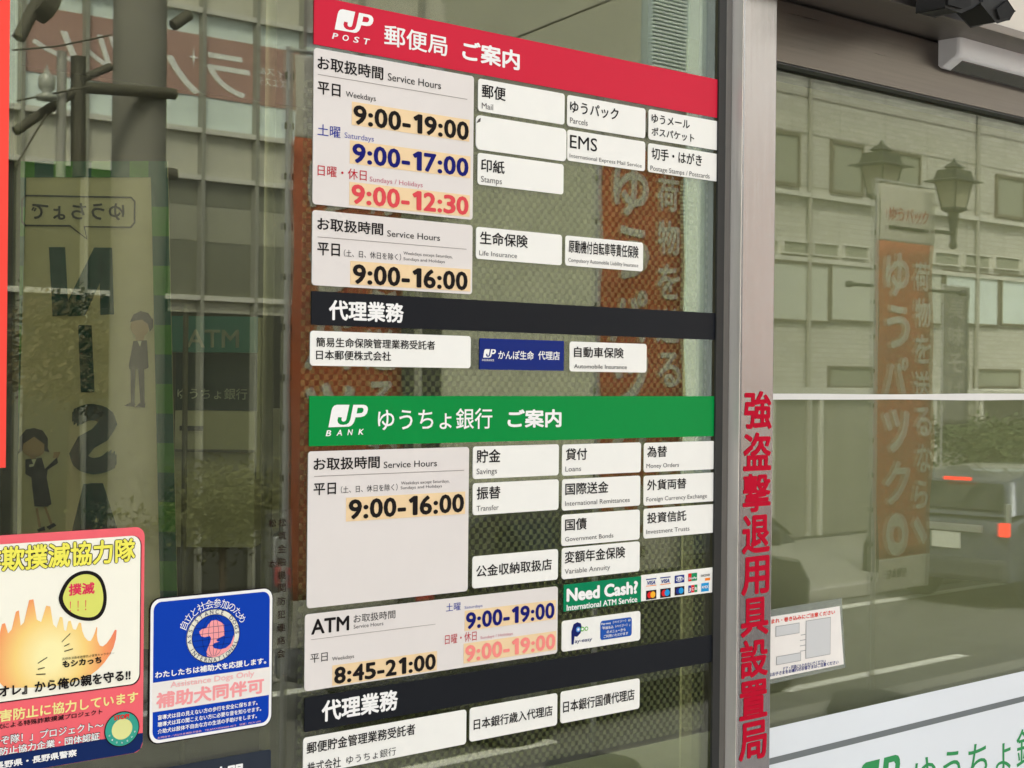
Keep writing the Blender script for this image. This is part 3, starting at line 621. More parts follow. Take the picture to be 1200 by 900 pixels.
DB = mat('sticker_blue', srgb(14, 62, 172), .35, spec=.10, var=.02); 
x0, x1, zt_, zb_ = .8999, 1.0503, 1.2728, 1.1254
o = MB().prism(rrect(x0-.0012, x1+.0012, zb_-.0012, zt_+.0012, .012), -.0012, -.0002).build('sticker', K)
tag(o, 'blue and white assistance dog sticker with round emblem', 'sticker')
p = Panel(o, -.0012)
p.shape([rrect(x0, x1, zb_, zt_, .011)], WHITE, 'border'); bx0, bx1, bz0, bz1 = x0+.0034, x1-.0034, zb_+.0032, zt_-.0032
DBI = ink('sticker_ink_blue', 14, 62, 172); DBN = ink('sticker_ink_navy', 16, 34, 92); DP = ink('sticker_pink', 246, 160, 160); DP2 = ink('sticker_pale_pink', 243, 186, 184); IV = ink('sticker_ivory', 236, 230, 210)
p.shape([rrect(bx0, bx1, bz0, bz1, .009)], DBI, 'field', .0001)
ba = pix(178, 800)[1]; bb = pix(178, 834.5)[1]
p.shape([[(bx0-.001, bb), (bx1+.001, bb), (bx1+.001, ba), (bx0-.001, ba)]], ink('sticker_white', 238, 230, 222), 'band', .0002)
c = pix(248.9, 745); rx = pix(280, 740)[0]-c[0]; rz = rx*.99*(1.272-1.1254)/.1504*1.02 if False else pix(248.9, 745-31.7)[1]-c[1]
p.shape([ellipse(*c, rx, rz)], IV, 'emblem', .0002); p.shape([ellipse(*c, rx*.79, rz*.79)], DBI, 'emblem', .0003)
ring = lambda a, b: [ellipse(*c, rx*a, rz*a), list(reversed(ellipse(*c, rx*b, rz*b)))]
p.shape(ring(.80, .775), DBN, 'emblem', .0004); p.shape(ring(1.0, .975), DBN, 'emblem', .0004)
e9 = lambda l: [pix(200+x/9, 690+y/9) for x, y in l]
dog = [(372,708),(368,660),(385,610),(408,560),(415,515),(400,495),(350,508),(312,500),(295,470),(292,448),(315,425),(365,412),(385,375),(420,335),(470,326),(520,350),(550,375),(556,430),(552,470),(556,490),(500,515),(470,535),(480,552),(505,552),(440,575),(430,600),(450,625),(510,636),(570,622),(620,580),(645,520),(652,485),(660,520),(640,590),(600,640),(560,670),(500,705),(440,722)]
p.shape([e9(dog)], DP, 'emblem', .0005)
def seg(a, b, wd, m, lift):
    a, b = Vector(a), Vector(b); d = (b-a).normalized(); n_ = Vector((-d.y, d.x))*wd/2
    p.shape([[tuple(a+n_), tuple(b+n_), tuple(b-n_), tuple(a-n_)]], m, 'emblem', lift)
for k in (-.55, -.25, 0, .25, .55):
    pts = [(c[0]+rx*.76*k*math.cos(R(t)), c[1]+rz*.76*math.sin(R(t))) for t in range(-80, 81, 20)]
    for a, b in zip(pts, pts[1:]): seg(a, b, .0004, DBN, .0006)
for k in (-.45, -.15, .15, .45):
    w_ = math.sqrt(1-k*k)*.76; seg((c[0]-rx*w_, c[1]+rz*.76*k), (c[0]+rx*w_, c[1]+rz*.76*k), .0004, DBN, .0006)
def arc_text(body, r_, a0, a1, h, m, bold, flip=False, lift=.0006, wid=1.0):
    for i, ch in enumerate(body):
        if ch == ' ': continue
        a = a0+(a1-a0)*i/(len(body)-1); v, f = glyphs(ch)
        xs = [q[0] for q in v]; ys = [q[1] for q in v]; mx, my, s_ = (min(xs)+max(xs))/2, (min(ys)+max(ys))/2, h/(1.0 if ord(ch) > 255 else .7)
        t = R(a-90) if not flip else R(a+90)
        ax, az = c[0]+rx*r_*math.cos(R(a)), c[1]+rz*r_*math.sin(R(a))
        p.mb(m, 'emblem', lift).add([(ax+((q[0]-mx)*wid*math.cos(t)-(q[1]-my)*math.sin(t))*s_, p.y-.0003-lift, az+((q[0]-mx)*wid*math.sin(t)+(q[1]-my)*math.cos(t))*s_) for q in v], f)
arc_text('ASSISTANCE DOGS', .89, 188, 2, .0045, DBN, .02); arc_text('INTERNATIONAL', .89, 208, 340, .0045, DBN, .02, True)
arc_text('自立と社会参加のため', 1.20, 155, 27, .0105, WHITE, .024)
p.t('わたしたちは補助犬を応援します。', WHITE, 181.7, 312, 787.3, 795.3, bold=.03, lift=.0003)
p.t('Assistance Dogs Only', DP2, 199.6, 298, 799.3, 805.8, True, .02, lift=.0003)
p.t('補助犬同伴可', DP, 183, 309.4, 812, 831, bold=.036, lift=.0003)
p.t('盲導犬は目の見えない方の歩行を安全に保ちます。', WHITE, 184.8, 301.8, 838.3, 844.2, bold=.02, lift=.0003)
p.t('聴導犬は耳の聞こえない方に必要な音を知らせます。', WHITE, 184.8, 306, 846.4, 852.2, bold=.02, lift=.0003)
p.t('介助犬は肢体不自由な方の生活の手助けをします。', WHITE, 184.8, 301, 854.6, 860.3, bold=.02, lift=.0003)
p.t('お問合せ／(社)日本補助犬協会　TEL&FAX(0266)66-4615　協賛：PICA LIFE', DP2, 184.8, 305.6, 863.6, 866.4, lift=.0003)
p.done()
x1 = pix(316.7, 885)[0]; zt_ = pix(313, 878.3)[1]; x0 = pix(150, 904)[0]
o = MB().prism(rrect(x0, x1, zt_-.09, zt_, .003), -.0012, -.0002).build('opening_sign', mat('sign_slate', srgb(46, 52, 62), .4, spec=.10, var=.05))
tag(o, 'dark slate opening hours sign at the bottom edge below the dog sticker', 'sign'); p = Panel(o, -.0012); p.t('営業時間', WHITE, 205, 284.5, 908, 932, bold=.03); p.done()

# clear sticker with small dark writing between the dog sticker and the boards
DI = ink('dark_brown_ink', 40, 24, 18)
cm = MB()
for i, ch in enumerate('松筑金融機関防犯連絡会'):
    xl, yt = 326.3-i*.15, 607.8+i*15.4; x0, zt = pix(xl, yt, -.0012); _, zb = pix(xl, yt+9.6, -.0012); put(cm, ch, x0, pix(xl+9.2, yt, -.0012)[0], zt, zb, -.0012, bold=.006)
for ch, xl, yt in (('松', 315, 609), ('本', 314.6, 657)):
    x0, zt = pix(xl, yt, -.0012); _, zb = pix(xl, yt+9, -.0012); put(cm, ch, x0, pix(xl+8.6, yt, -.0012)[0], zt, zb, -.0012, bold=.006)
q0, q1 = pix(311, 598), pix(340, 790)
cs = MB().box(q0[0], q1[0], -.0008, -.0003, q1[1], q0[1]).build('clear_sticker', film('clear_sticker_film', (.3,.3,.28), .03)); tag(cs, 'clear sticker with dark vertical Japanese writing left of the hours boards', 'sticker')
cm.build('lettering', DI, cs)

# ================================================================ inside the office
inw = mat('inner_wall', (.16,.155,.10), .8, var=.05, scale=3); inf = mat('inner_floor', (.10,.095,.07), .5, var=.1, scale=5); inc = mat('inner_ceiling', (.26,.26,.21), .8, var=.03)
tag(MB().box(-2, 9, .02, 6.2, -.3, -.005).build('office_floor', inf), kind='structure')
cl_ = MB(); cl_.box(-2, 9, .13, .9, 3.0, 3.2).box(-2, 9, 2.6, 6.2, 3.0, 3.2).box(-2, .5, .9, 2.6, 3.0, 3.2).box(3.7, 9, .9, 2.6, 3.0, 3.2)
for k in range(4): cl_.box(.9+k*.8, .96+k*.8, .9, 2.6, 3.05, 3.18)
tag(cl_.build('office_ceiling', inc), kind='structure')   # long opening added, unseen, to let daylight into the room
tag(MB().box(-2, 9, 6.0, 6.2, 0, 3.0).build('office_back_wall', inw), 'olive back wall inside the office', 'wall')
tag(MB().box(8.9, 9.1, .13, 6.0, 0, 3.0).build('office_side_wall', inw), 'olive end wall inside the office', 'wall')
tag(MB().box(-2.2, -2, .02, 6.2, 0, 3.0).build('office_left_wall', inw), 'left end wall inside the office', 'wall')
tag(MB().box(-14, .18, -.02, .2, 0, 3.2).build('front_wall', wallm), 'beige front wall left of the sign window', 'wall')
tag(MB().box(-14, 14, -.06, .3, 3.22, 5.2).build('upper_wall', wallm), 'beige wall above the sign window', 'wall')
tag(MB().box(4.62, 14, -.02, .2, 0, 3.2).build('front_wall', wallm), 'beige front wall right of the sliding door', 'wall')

# banner seen from behind, facing into the office
def frame_at(px, py, dist):
    d = (fw + rt*((px-600)/FPX) - up*((py-450)/FPX)); d = d/ d.dot(fw)
    return CAM + d*dist
BDist = 3.9; s_ = BDist/FPX
Bc = frame_at(100, 450, BDist); bn = Vector((math.sin(YAW), math.cos(YAW), 0)); bu_ = Vector((math.cos(YAW), -math.sin(YAW), 0))
def bl(px, py, dn=0.0):               # banner plane, upright, facing along the view of its owner
    return Bc + bu_*((px-100)*s_) + Vector((0,0,1))*((450-py)*s_) - bn*dn
nb = empty('standing_banner', (Bc.x, Bc.y, 0), 'green edged cloth banner reading NISA backwards behind the left window', 'banner')
cloth = mat('banner_cloth', (.86,.82,.64), .8, var=.04); gA = mat('banner_dark_green', (.006,.10,.085), .8, var=.1); gB = mat('banner_leaf_green', (.06,.26,.03), .8, var=.1)
tl, trr, br, blf = (16, 190), (194, 188), (212, 760), (5, 760)
lerp = lambda a, b, t: (a[0]+(b[0]-a[0])*t, a[1]+(b[1]-a[1])*t)
c_ = MB(); c_.add([bl(*q, d) for d in (.0, -.004) for q in (tl, trr, br, blf)], [(0,1,2,3), (7,6,5,4), (0,4,5,1), (1,5,6,2), (2,6,7,3), (3,7,4,0)]); cl_o = c_.build('cloth', cloth, nb)
ma, mb2 = MB(), MB()
def chk(m, a, b, c, d): m.add([bl(*q, .001) for q in (a, b, c, d)], [(0,1,2,3)])
for i in range(8):
    a, b = lerp(tl, trr, i/8), lerp(tl, trr, (i+1)/8); chk((ma, mb2)[i % 2 == 0], a, b, (b[0], b[1]+19), (a[0], a[1]+19))
for i in range(16):
    t0, t1 = .033+i*.0605, .033+(i+1)*.0605; a, b = lerp(trr, br, t0), lerp(trr, br, t1); chk((ma, mb2)[i % 2], (a[0]-20, a[1]), a, b, (b[0]-20, b[1]))
    a, b = lerp(tl, blf, t0), lerp(tl, blf, t1); chk((ma, mb2)[i % 2], a, (a[0]+13, a[1]), (b[0]+13, b[1]), b)
ma.build('dark_edging', gA, nb); mb2.build('light_edging', gB, nb)
def bput(body, x0, x1, yt, yb, m, name, latin, bold):
    t_ = MB(); put(t_, body, x0, x1, -yt, -yb, 0, latin, bold, mirror=True)
    t_.v = [tuple(bl(v[0], -v[2], .0015)) for v in t_.v]; t_.build(name, m, nb)
nl = mat('banner_teal', (.003,.06,.055), .9, spec=.0, var=.08)
def flat_letter(polys):
    b = MB()
    for P_ in polys: b.add([bl(*q, .0015) for q in P_], [tuple(range(len(P_)))])
    b.build('lettering', nl, nb)
flat_letter([[(56, 290), (75, 290), (80, 370), (61, 371)], [(115, 290), (130, 290), (133, 368), (117, 369)], [(80, 371), (99, 370), (122, 318), (115, 290), (109, 290), (79, 352)]])
flat_letter([[(91, 381), (107, 381), (111, 459), (95, 460)]])
flat_letter([[(99, 567), (122, 566), (107, 640), (82, 640)], [(106, 566), (122, 566), (146, 640), (122, 640)], [(98, 612), (132, 612), (134, 625), (95, 625)]])
bput('S', 82, 138, 473, 556, nl, 'lettering', False, .05)
bub = MB()
O = [(28, 229), (152, 230), (157, 235), (157, 261), (152, 267), (98, 266.5), (101, 281), (80, 266), (28, 266), (23, 261), (23, 235)]
def offs(P, d):
    n_ = len(P); out = []
    for i in range(n_):
        a, b, c2 = Vector(P[i-1]), Vector(P[i]), Vector(P[(i+1) % n_]); e1 = (b-a).normalized(); e2 = (c2-b).normalized()
        m_ = Vector((-(e1.y+e2.y), e1.x+e2.x)); m_ = m_.normalized(); out.append((b.x+m_.x*d, b.y+m_.y*d))
    return out
I_ = offs(O, 2.2)
for i in range(len(O)):
    j = (i+1) % len(O); bub.add([bl(*q, .0015) for q in (O[i], O[j], I_[j], I_[i])], [(0,1,2,3)])
bub.build('speech_bubble', mat('banner_line', (.012,.016,.008), .9, spec=0), nb)
bput('ゆうちょで', 35, 144, 238, 258, mat('banner_line', (.012,.016,.008), .9, spec=0), 'lettering', False, .02)
# two printed staff figures on the banner
def figure(parts):
    for name, m, shapes in parts:
        b = MB()
        for k, sh in enumerate(shapes):
            pts = [Vector((x, -y, 0)) for x, y in sh]; b.add([bl(x, y, .0016+.0003*LV[name]) for x, y in sh], [tuple(t) for t in tessellate_polygon([pts])])
        b.build(name, m, nb)
LV = {'printed_skin': 1, 'printed_suit': 2, 'printed_hair': 3, 'printed_outline': 0, 'printed_shirt': 4}
el = lambda cx, cy, rx, ry, n=20: [(cx+rx*math.cos(2*math.pi*i/n), cy+ry*math.sin(2*math.pi*i/n)) for i in range(n)]
skin = mat('printed_skin', (.50,.33,.20), .8, var=0); suit = mat('printed_suit', (.006,.006,.012), .9, spec=0, var=0); hair = mat('printed_hair', (.008,.005,.003), .9, spec=0, var=0); shirt = mat('printed_shirt', (.7,.7,.66), .8, var=0)
figure([('printed_skin', skin, [el(163.5, 382, 11, 12), [(158, 392), (169, 392), (168, 401), (159, 401)]]),
        ('printed_hair', hair, [[(152, 377), (156, 368), (164, 364), (173, 366), (179, 374), (179, 383), (175, 388), (173, 379), (166, 374), (158, 375)]]),
        ('printed_suit', suit, [[(156, 399), (172, 398), (174, 430), (170, 432), (152, 432), (151, 428)], [(153, 432), (159, 432), (158, 472), (154, 472)], [(162, 432), (169, 432), (170, 472), (165, 472)], [(146, 475), (154, 471), (159, 472), (158, 476)], [(159, 476), (165, 471), (171, 472), (170, 477)]]),
        ('printed_shirt', shirt, [[(161, 399), (166, 399), (164, 406)]])])
figure([('printed_skin', skin, [el(40.5, 523, 14.5, 13.5), [(36, 533), (44, 533), (43, 541), (37, 541)], [(43, 596), (46, 596), (50, 618), (47, 619)], [(53, 595), (56, 595), (64, 615), (61, 616)], [(64, 530), (72, 530), (69, 537), (63, 537)], el(46, 567, 4.5, 4)]),
        ('printed_hair', hair, [[(24, 526), (24, 513), (31, 504), (41, 502), (51, 505), (57, 514), (57, 526), (59, 530), (53, 529), (53, 521), (41, 512), (28, 521), (27, 529), (22, 533)]]),
        ('printed_suit', suit, [[(31, 539), (50, 537), (54, 550), (62, 542), (68, 536), (69, 543), (57, 551), (56, 560), (62, 591), (57, 594), (42, 594), (38, 560), (31, 556)], [(45, 621), (54, 617), (55, 622), (47, 624)], [(56, 618), (65, 613), (68, 616), (60, 621)]]),
        ('printed_shirt', shirt, [[(38, 539), (44, 538), (41, 546)], [(35.5, 545), (41, 544), (41, 547), (35.5, 548)]])])
MB().tube(bl(-2, 180), bl(-2, 450) - Vector((0,0,1.6)) , .008).build('pole', st_dark, nb)

# cash machine corner inside
AD = 4.6
Ac = frame_at(250, 450, AD); s2 = AD/FPX
def al(px, py, dn=0.0): return Ac + bu_*((px-250)*s2) + Vector((0,0,1))*((450-py)*s2) - bn*dn
def slab(px0, px1, py0, py1, th, name, m, parent, dn=0.0, bevel=0):
    b = MB(); vs = [al(*q, dn+d) for d in (0, -th) for q in ((px0, py1), (px1, py1), (px1, py0), (px0, py0))]
    return b.add(vs, [(0,1,2,3), (7,6,5,4), (0,4,5,1), (1,5,6,2), (2,6,7,3), (3,7,4,0)]).build(name, m, parent, bevel)
am = empty('cash_machine', (Ac.x, Ac.y, 0), 'cash machine with teal header and dark screen panel behind the left window', 'cash machine')
tl_ = mat('machine_teal', (.03,.17,.17), .4, var=.05); tl2 = mat('machine_dark_teal', (.004,.020,.017), .4, var=.05); cab = mat('machine_cabinet', (.42,.42,.32), .5, var=.04); ltx = mat('machine_lettering', (.62,.66,.60), .5, var=0)
slab(200, 303, 371, 413, .12, 'header', tl_, am, .02); slab(206, 302, 413.5, 481, .06, 'screen_panel', tl2, am)
slab(208, 301, 481.5, 640, .5, 'cabinet', cab, am, .03); slab(214, 241, 499, 504.5, .004, 'card_slot', suit, am, .036)
slab(302.5, 306, 372, 560, .1, 'frame', cab, am, .02)
slab(208, 301, 526, 529, .02, 'shelf', st_dark, am, .05)
def aput(body, x0, x1, yt, yb, dn, bold, latin):
    t_ = MB(); put(t_, body, x0, x1, -yt, -yb, 0, latin, bold); t_.v = [tuple(al(v[0], -v[2], dn)) for v in t_.v]; t_.build('lettering', ltx, am)
aput('ATM', 220, 281, 386.5, 407, .0215, .012, True); aput('ゆうちょ銀行', 208, 290, 455, 468, .0015, .008, False)
pm = mat('cream_post', (.11,.108,.085), .5, var=.05)
for px, r_, lab in ((217, .007, 'slim cream post in front of the cash machine'), (314, .012, 'cream upright tube right of the cash machine')):
    q = frame_at(px, 450, 3.6 if px > 300 else 4.2); tag(MB().tube((q.x, q.y, 0), (q.x, q.y, 2.98 if px > 300 else 1.68), r_).build('post', pm), lab, 'post')

# ================================================================ the street, seen mirrored in the glass
NOB = 'orange parcel banners along the kerb'
ora = mat('banner_orange', (.66,.19,.085), .8, var=.08, scale=8); nwh = mat('banner_white', (.86,.84,.78), .8, var=.05)
def thin_cloth(m, k=.42):              # light printed cloth lets the sky behind it through
    n = m.node_tree; L = n.links.new; b = n.nodes['Principled BSDF']; out = n.nodes['Material Output']
    t = n.nodes.new('ShaderNodeBsdfTranslucent'); mx = n.nodes.new('ShaderNodeMixShader'); mx.inputs[0].default_value = k
    if b.inputs['Base Color'].is_linked: L(b.inputs['Base Color'].links[0].from_socket, t.inputs[0])
    else: t.inputs[0].default_value = b.inputs['Base Color'].default_value
    L(b.outputs[0], mx.inputs[1]); L(t.outputs[0], mx.inputs[2]); L(mx.outputs[0], out.inputs[0])
thin_cloth(ora); thin_cloth(nwh); thin_cloth(cloth, .45)
def nobori(px_l, px_r, label, dark=False, Y=2.7, zt=2.40, zb=.56, group=NOB):
    x0 = pix(px_l, 450, Y)[0]; x1 = pix(px_r, 450, Y)[0]; W_ = x1-x0
    n_ = empty('nobori_banner', (x0-.02, -Y, 0), label, 'banner', group)
    b = MB(); N_ = 24
    wv = lambda t, u: .012*math.sin(9*t+u*2.5)*(t+.1)+.006*math.sin(22*t)
    def sheet(z0, z1, m, name, off=0.0):
        b = MB(); vs = []
        for d in (-.0008-off, .0008+off):
            for i in range(N_+1):
                z = z0+(z1-z0)*i/N_
                for k in range(5):
                    vs.append((x0+W_*k/4, -Y+d+wv((zt-z)/(zt-zb), k/4), z))
        Q = 5*(N_+1); fs = []
        for i in range(N_):
            for k in range(4):
                a = i*5+k; fs += [(a, a+1, a+6, a+5), (Q+a, Q+a+5, Q+a+6, Q+a+1)]
        for i in range(N_): fs += [(i*5, i*5+5, Q+i*5+5, Q+i*5), (i*5+4, Q+i*5+4, Q+i*5+9, i*5+9)]
        fs += [tuple(range(4, -1, -1))+tuple(range(Q, Q+5)), tuple(range(N_*5, N_*5+5))+tuple(range(Q+N_*5+4, Q+N_*5-1, -1))]
        return b.add(vs, fs, True).build(name, m, n_)
    zc1 = zt-.255 if not dark else zt; zc2 = zb+.15 if not dark else zb
    body_m = ora if not dark else mat('banner_plum', (.17,.165,.15), .8, var=.1)  # dark cloth lightened, the haze of the glass put into its colour
    sheet(zc2, zc1, body_m, 'cloth')
    if not dark: sheet(zc1+.0005, zt, nwh, 'head_cloth'); sheet(zb, zc2-.0005, nwh, 'foot_cloth')
    def w(body, fx0, fx1, za, zb2, bold, m, name='lettering'):
        t_ = MB()
        for sgn in (-1, 1):
            t2 = MB(); put(t2, body, x0+W_*fx0, x0+W_*fx1, za, zb2, 0, False, bold)
            t2.v = [(v[0], -Y+sgn*.004+wv((zt-v[2])/(zt-zb), (v[0]-x0)/W_), v[2]) for v in t2.v]; t_.add(t2.v, t2.f)
        t_.build(name, m, n_)
    if not dark:
        w('ゆうパック', .14, .86, zt-.10, zt-.165, .03, mat('banner_red_ink', (.50,.05,.04), .8, var=0)); 
        b = MB()
        for sgn in (-1, 1): b.box(x0+W_*.14, x0+W_*.86, -Y+sgn*.003-.0005+wv(.1, .5), -Y+sgn*.003+.0005+wv(.1, .5), zt-.2, zt-.185)
        b.build('rule_line', suit, n_)
        H = zc1-.05
        for i, ch in enumerate('ゆうパック。'): w(ch, .12, .56, H-i*.236, H-i*.236-.20, .03, nwh)
        for i, ch in enumerate('荷物を送るなら、'): w(ch, .66, .94, H-.03-i*.168, H-.03-i*.168-.135, .025, nwh)
        w('日本郵便', .15, .55, zb+.1, zb+.055, .01, suit)
    else:
        for i, ch in enumerate('美味そば'): w(ch, .2, .8, zt-.15-i*.34, zt-.40-i*.34, .02, mat('hazed_lettering', (.34,.33,.29), .8, var=.1))  # white lettering greyed: haze of the glass mixed into the colour
    MB().tube((x0-.02, -Y, 0 if not dark else STREET), (x0-.02, -Y, zt+.02), .011).tube((x0-.03, -Y, zt+.012), (x1+.01, -Y, zt+.012), .006).build('pole', mat('banner_pole', (.55,.55,.55), .3, metal=.3, var=.05), n_)
    lp = MB()
    for i in range(12): lp.box(x0-.034, x0-.004, -Y-.004, -Y+.004, zt-.06-i*.155, zt-.08-i*.155)
    lp.build('loops', suit, n_)
    zz = 0 if not dark else STREET+.13
    MB().lathe((x0-.02, -Y, zz), [(0, 0), (.19, 0), (.20, .03), (.17, .10), (.05, .13), (0, .13)]).build('base', mat('banner_base', (.12,.12,.13), .6, var=.1), n_)
    return n_
nobori(1042, 1106, 'orange parcel banner mirrored in the sliding door glass')
nobori(704, 800, 'orange parcel banner mirrored among the sign plates on the right', zt=2.62, zb=.78)
nobori(342, 470, 'orange parcel banner mirrored behind the hours boards on the left', zt=2.50, zb=.66)
nobori(1110, 1140, 'dark banner with white brush lettering, mirrored right of the orange one in the door', True, 9.6, 2.72, 1.0, 'shop banners across the street')

LAMPG = 'lantern street lamps across the street'
lampm = mat('lamp_green_black', (.030,.034,.028), .5, var=.1); lampg = mat('lamp_frosted', (.42,.40,.30), .4, var=.05)
def lantern(parent, x, y, z, h):
    """four sided lantern, z = underside of the glass cage, h = overall height"""
    def ring(r_, zz): return [(x+1.28*r_*math.cos(R(45+90*i)), y+r_*math.sin(R(45+90*i)), zz) for i in range(4)]
    def frus(prof, name, m):
        b = MB(); vs = [q for r_, zz in prof for q in ring(r_, z+zz*h)]
        fs = [(j*4+i, j*4+(i+1) % 4, j*4+4+(i+1) % 4, j*4+4+i) for j in range(len(prof)-1) for i in range(4)]+[(3,2,1,0), tuple(len(vs)-4+i for i in range(4))]
        return b.add(vs, fs).build(name, m, parent)
    gl = frus([(.21*h, .03), (.33*h, .52)], 'lantern_glass', lampg)
    frus([(.54*h, .521), (.53*h, .545), (.36*h, .585), (.30*h, .76), (.13*h, .79), (.20*h, .82), (.04*h, .93), (.015*h, 1.0)], 'lantern_roof', lampm)
    frus([(.15*h, -.07), (.235*h, -.02), (.235*h, .028)], 'lantern_base', lampm)
    b = MB()
    for a, c2 in zip(ring(.215*h, z+.02*h), ring(.335*h, z+.525*h)): b.tube(a, c2, .016*h, n=6)
    b.build('lantern_frame', lampm, parent)
Yl = 9.4
xl1, _, _ = vir(1038, 220, Yl); xl2 = vir(1123, 240, Yl)[0]; zl = vir(1038, 229, Yl)[2]; zl2 = vir(1123, 244.5, Yl)[2]
lamp = empty('street_lamp', (xl1, -Yl, STREET+.13), 'twin lantern street lamp mirrored in the door glass behind the orange banner', 'street lamp', LAMPG)
MB().lathe((xl1, -Yl, STREET+.13), [(0, 0), (.17, 0), (.16, .3), (.11, .4), (.085, .9), (.07, 1.0), (.055, zl-STREET-.25), (.045, zl-STREET-.2), (.09, zl-STREET-.17), (0, zl-STREET-.16)]).build('post', lampm, lamp)
lantern(lamp, xl1, -Yl, zl, .645); lantern(lamp, xl2, -Yl, zl2, .62)
b = MB().tube((xl1, -Yl, zl2-.30), (xl2, -Yl, zl2-.30), .024).tube((xl2, -Yl, zl2-.40), (xl2, -Yl, zl2-.03), .035, .075).lathe((xl2, -Yl, zl2-.50), [(0, 0), (.04, .02), (.055, .06), (.03, .12), (.03, .16)])
b.tube((xl1-.55, -Yl, zl2-1.02), (xl1+1.75, -Yl, zl2-1.02), .02).lathe((xl1-.6, -Yl, zl2-1.06), [(0, 0), (.05, .01), (.05, .07), (0, .08)]).lathe((xl1+1.8, -Yl, zl2-1.06), [(0, 0), (.05, .01), (.05, .07), (0, .08)]); b.build('bracket', lampm, lamp)

# utility pole
Yp = 9.4
conc = mat('pole_concrete', (.21,.20,.175), .85, var=.1, scale=6); dkm = mat('pole_iron', (.085,.078,.055), .7, var=.15)
xp, _, _ = vir(163, 200, Yp); rp = abs(vir(195, 200, Yp)[0]-vir(132, 200, Yp)[0])*.44
up_ = empty('utility_pole', (xp, -Yp, STREET+.13), 'thick grey concrete utility pole with iron brackets mirrored in the left window', 'utility pole')
MB().tube((xp, -Yp, STREET+.1), (xp, -Yp, 8.5), rp*1.04, rp*.93, n=24).build('shaft', conc, up_)
def vt(px, py, dY=0.0): return Vector(vir(px, py, Yp+dY))
b = MB()
b.tube(vt(92, 66, -.3), vt(92, 207, -.3), .055, n=4).tube(vt(92, 102, -.3), vt(205, 110, -.2), .045, n=6).tube(vt(88, 96, -.3), vt(130, 78, -.3), .03, n=6)
b.tube(vt(18, 154, -.3), vt(92, 104, -.3), .035, n=6).tube(vt(22, 45, -.3), vt(45, 0, -.3), .05, n=6).tube(vt(44, 0, -.3), vt(60, 12, -.3), .12, n=8).tube(vt(203, 30, 0), vt(222, 17, 0), .045, n=6).tube(vt(192, 203, 0), vt(206, 204, 0), .05, n=6)
b.build('bracket', dkm, up_)
MB().tube(vt(73, 60, -.35), vt(71, 208, -.35), .035).build('conduit', mat('conduit_grey', (.34,.33,.30), .6, var=.1), up_)
MB().lathe(vt(55, 112, -.4), [(0, -.03), (.07, -.03), (.075, 0), (.03, .02), (.055, .05), (.06, .12), (.02, .16), (0, .22)]).build('insulator', mat('insulator', (.35,.36,.32), .3, var=.05), up_)
b = MB(); 
for a, c2 in (((20, 118), (75, 107)), ((75, 107), (110, 100)), ((15, 58.5), (68, 54)), ((68, 54), (130, 41)), ((18, 195), (55, 134))): b.tube(vt(*a, -.4), vt(*c2, -.4), .007, n=5)
b.build('cable', dkm, up_)
tag(MB().tube(vir(560, 62, 8.9), vir(760, -18, 8.9), .010, n=6).build('overhead_cable', dkm), 'thin dark overhead cable slanting up, mirrored above the red banner', 'cable')

# ---- buildings across the street (front face at Y = FB)
FB = 12.5
fx = lambda px, py=450: pix(px, py, FB)[0]
fz = lambda px, py: pix(px, py, FB)[1]
tile = mat('pale_tile_wall', (.60,.59,.54), .75, var=.22, scale=22, bump=.8, bscale=45)
pale = mat('pale_metal', (.62,.61,.56), .5, var=.05); wfr = mat('window_frame_brown', (.14,.12,.09), .5, var=.1)
wgl = mat('window_dark_glass', (.055,.058,.05), .08, spec=.7, var=.1, scale=.6); wtl = mat('window_grey_glass', (.30,.31,.25), .15, spec=.5, var=.1, scale=.6); wsky = mat('window_painted_sky', (.74,.84,.82), .12, spec=.6, var=.08, scale=.5); wbl = mat('window_with_blind', (.56,.58,.52), .5, var=.05)  # sky glass: the mirrored sky is painted as a pale diffuse colour
def wbox(b, px0, px1, pyt, pyb, d0, d1, refpx=None):
    x0, x1 = fx(px0), fx(px1); rp_ = px0 if refpx is None else refpx
    b.box(x0, x1, -FB+d0, -FB+d1, fz(rp_, pyb), fz(rp_, pyt)); return x0, x1, fz(rp_, pyb), fz(rp_, pyt)
# right hand building with tiled front
x0 = fx(882); x1 = 34
tb = empty('tiled_building', (x0, -FB, STREET), 'pale tiled building with small upper windows mirrored in the door glass', 'building')
b = MB().box(x0, x1, -FB-9, -FB, STREET, 11); b.build('wall', tile, tb)
jb = mat('joint_dark', (.30,.29,.26), .9)
for m_ in (tile,):                    # fine courses of small tiles
    n = m_.node_tree; b5 = n.nodes['Principled BSDF']; src = b5.inputs['Base Color'].links[0].from_socket
    tc = n.nodes.new('ShaderNodeTexCoord'); mp = n.nodes.new('ShaderNodeMapping'); mp.inputs['Rotation'].default_value = (R(90), 0, 0); br = n.nodes.new('ShaderNodeTexBrick'); br.inputs['Scale'].default_value = 1
    br.inputs['Brick Width'].default_value = .24; br.inputs['Row Height'].default_value = .07; br.inputs['Mortar Size'].default_value = .008
    br.inputs['Color1'].default_value = (1, 1, 1, 1); br.inputs['Color2'].default_value = (.80, .80, .78, 1); br.inputs['Mortar'].default_value = (.72, .71, .68, 1)
    mx = n.nodes.new('ShaderNodeMix'); mx.data_type = 'RGBA'; mx.blend_type = 'MULTIPLY'; mx.inputs['Factor'].default_value = 1
    n.links.new(tc.outputs['Object'], mp.inputs[0]); n.links.new(mp.outputs[0], br.inputs['Vector']); n.links.new(src, mx.inputs[6]); n.links.new(br.outputs['Color'], mx.inputs[7]); n.links.new(mx.outputs[2], b5.inputs['Base Color'])
b = MB()
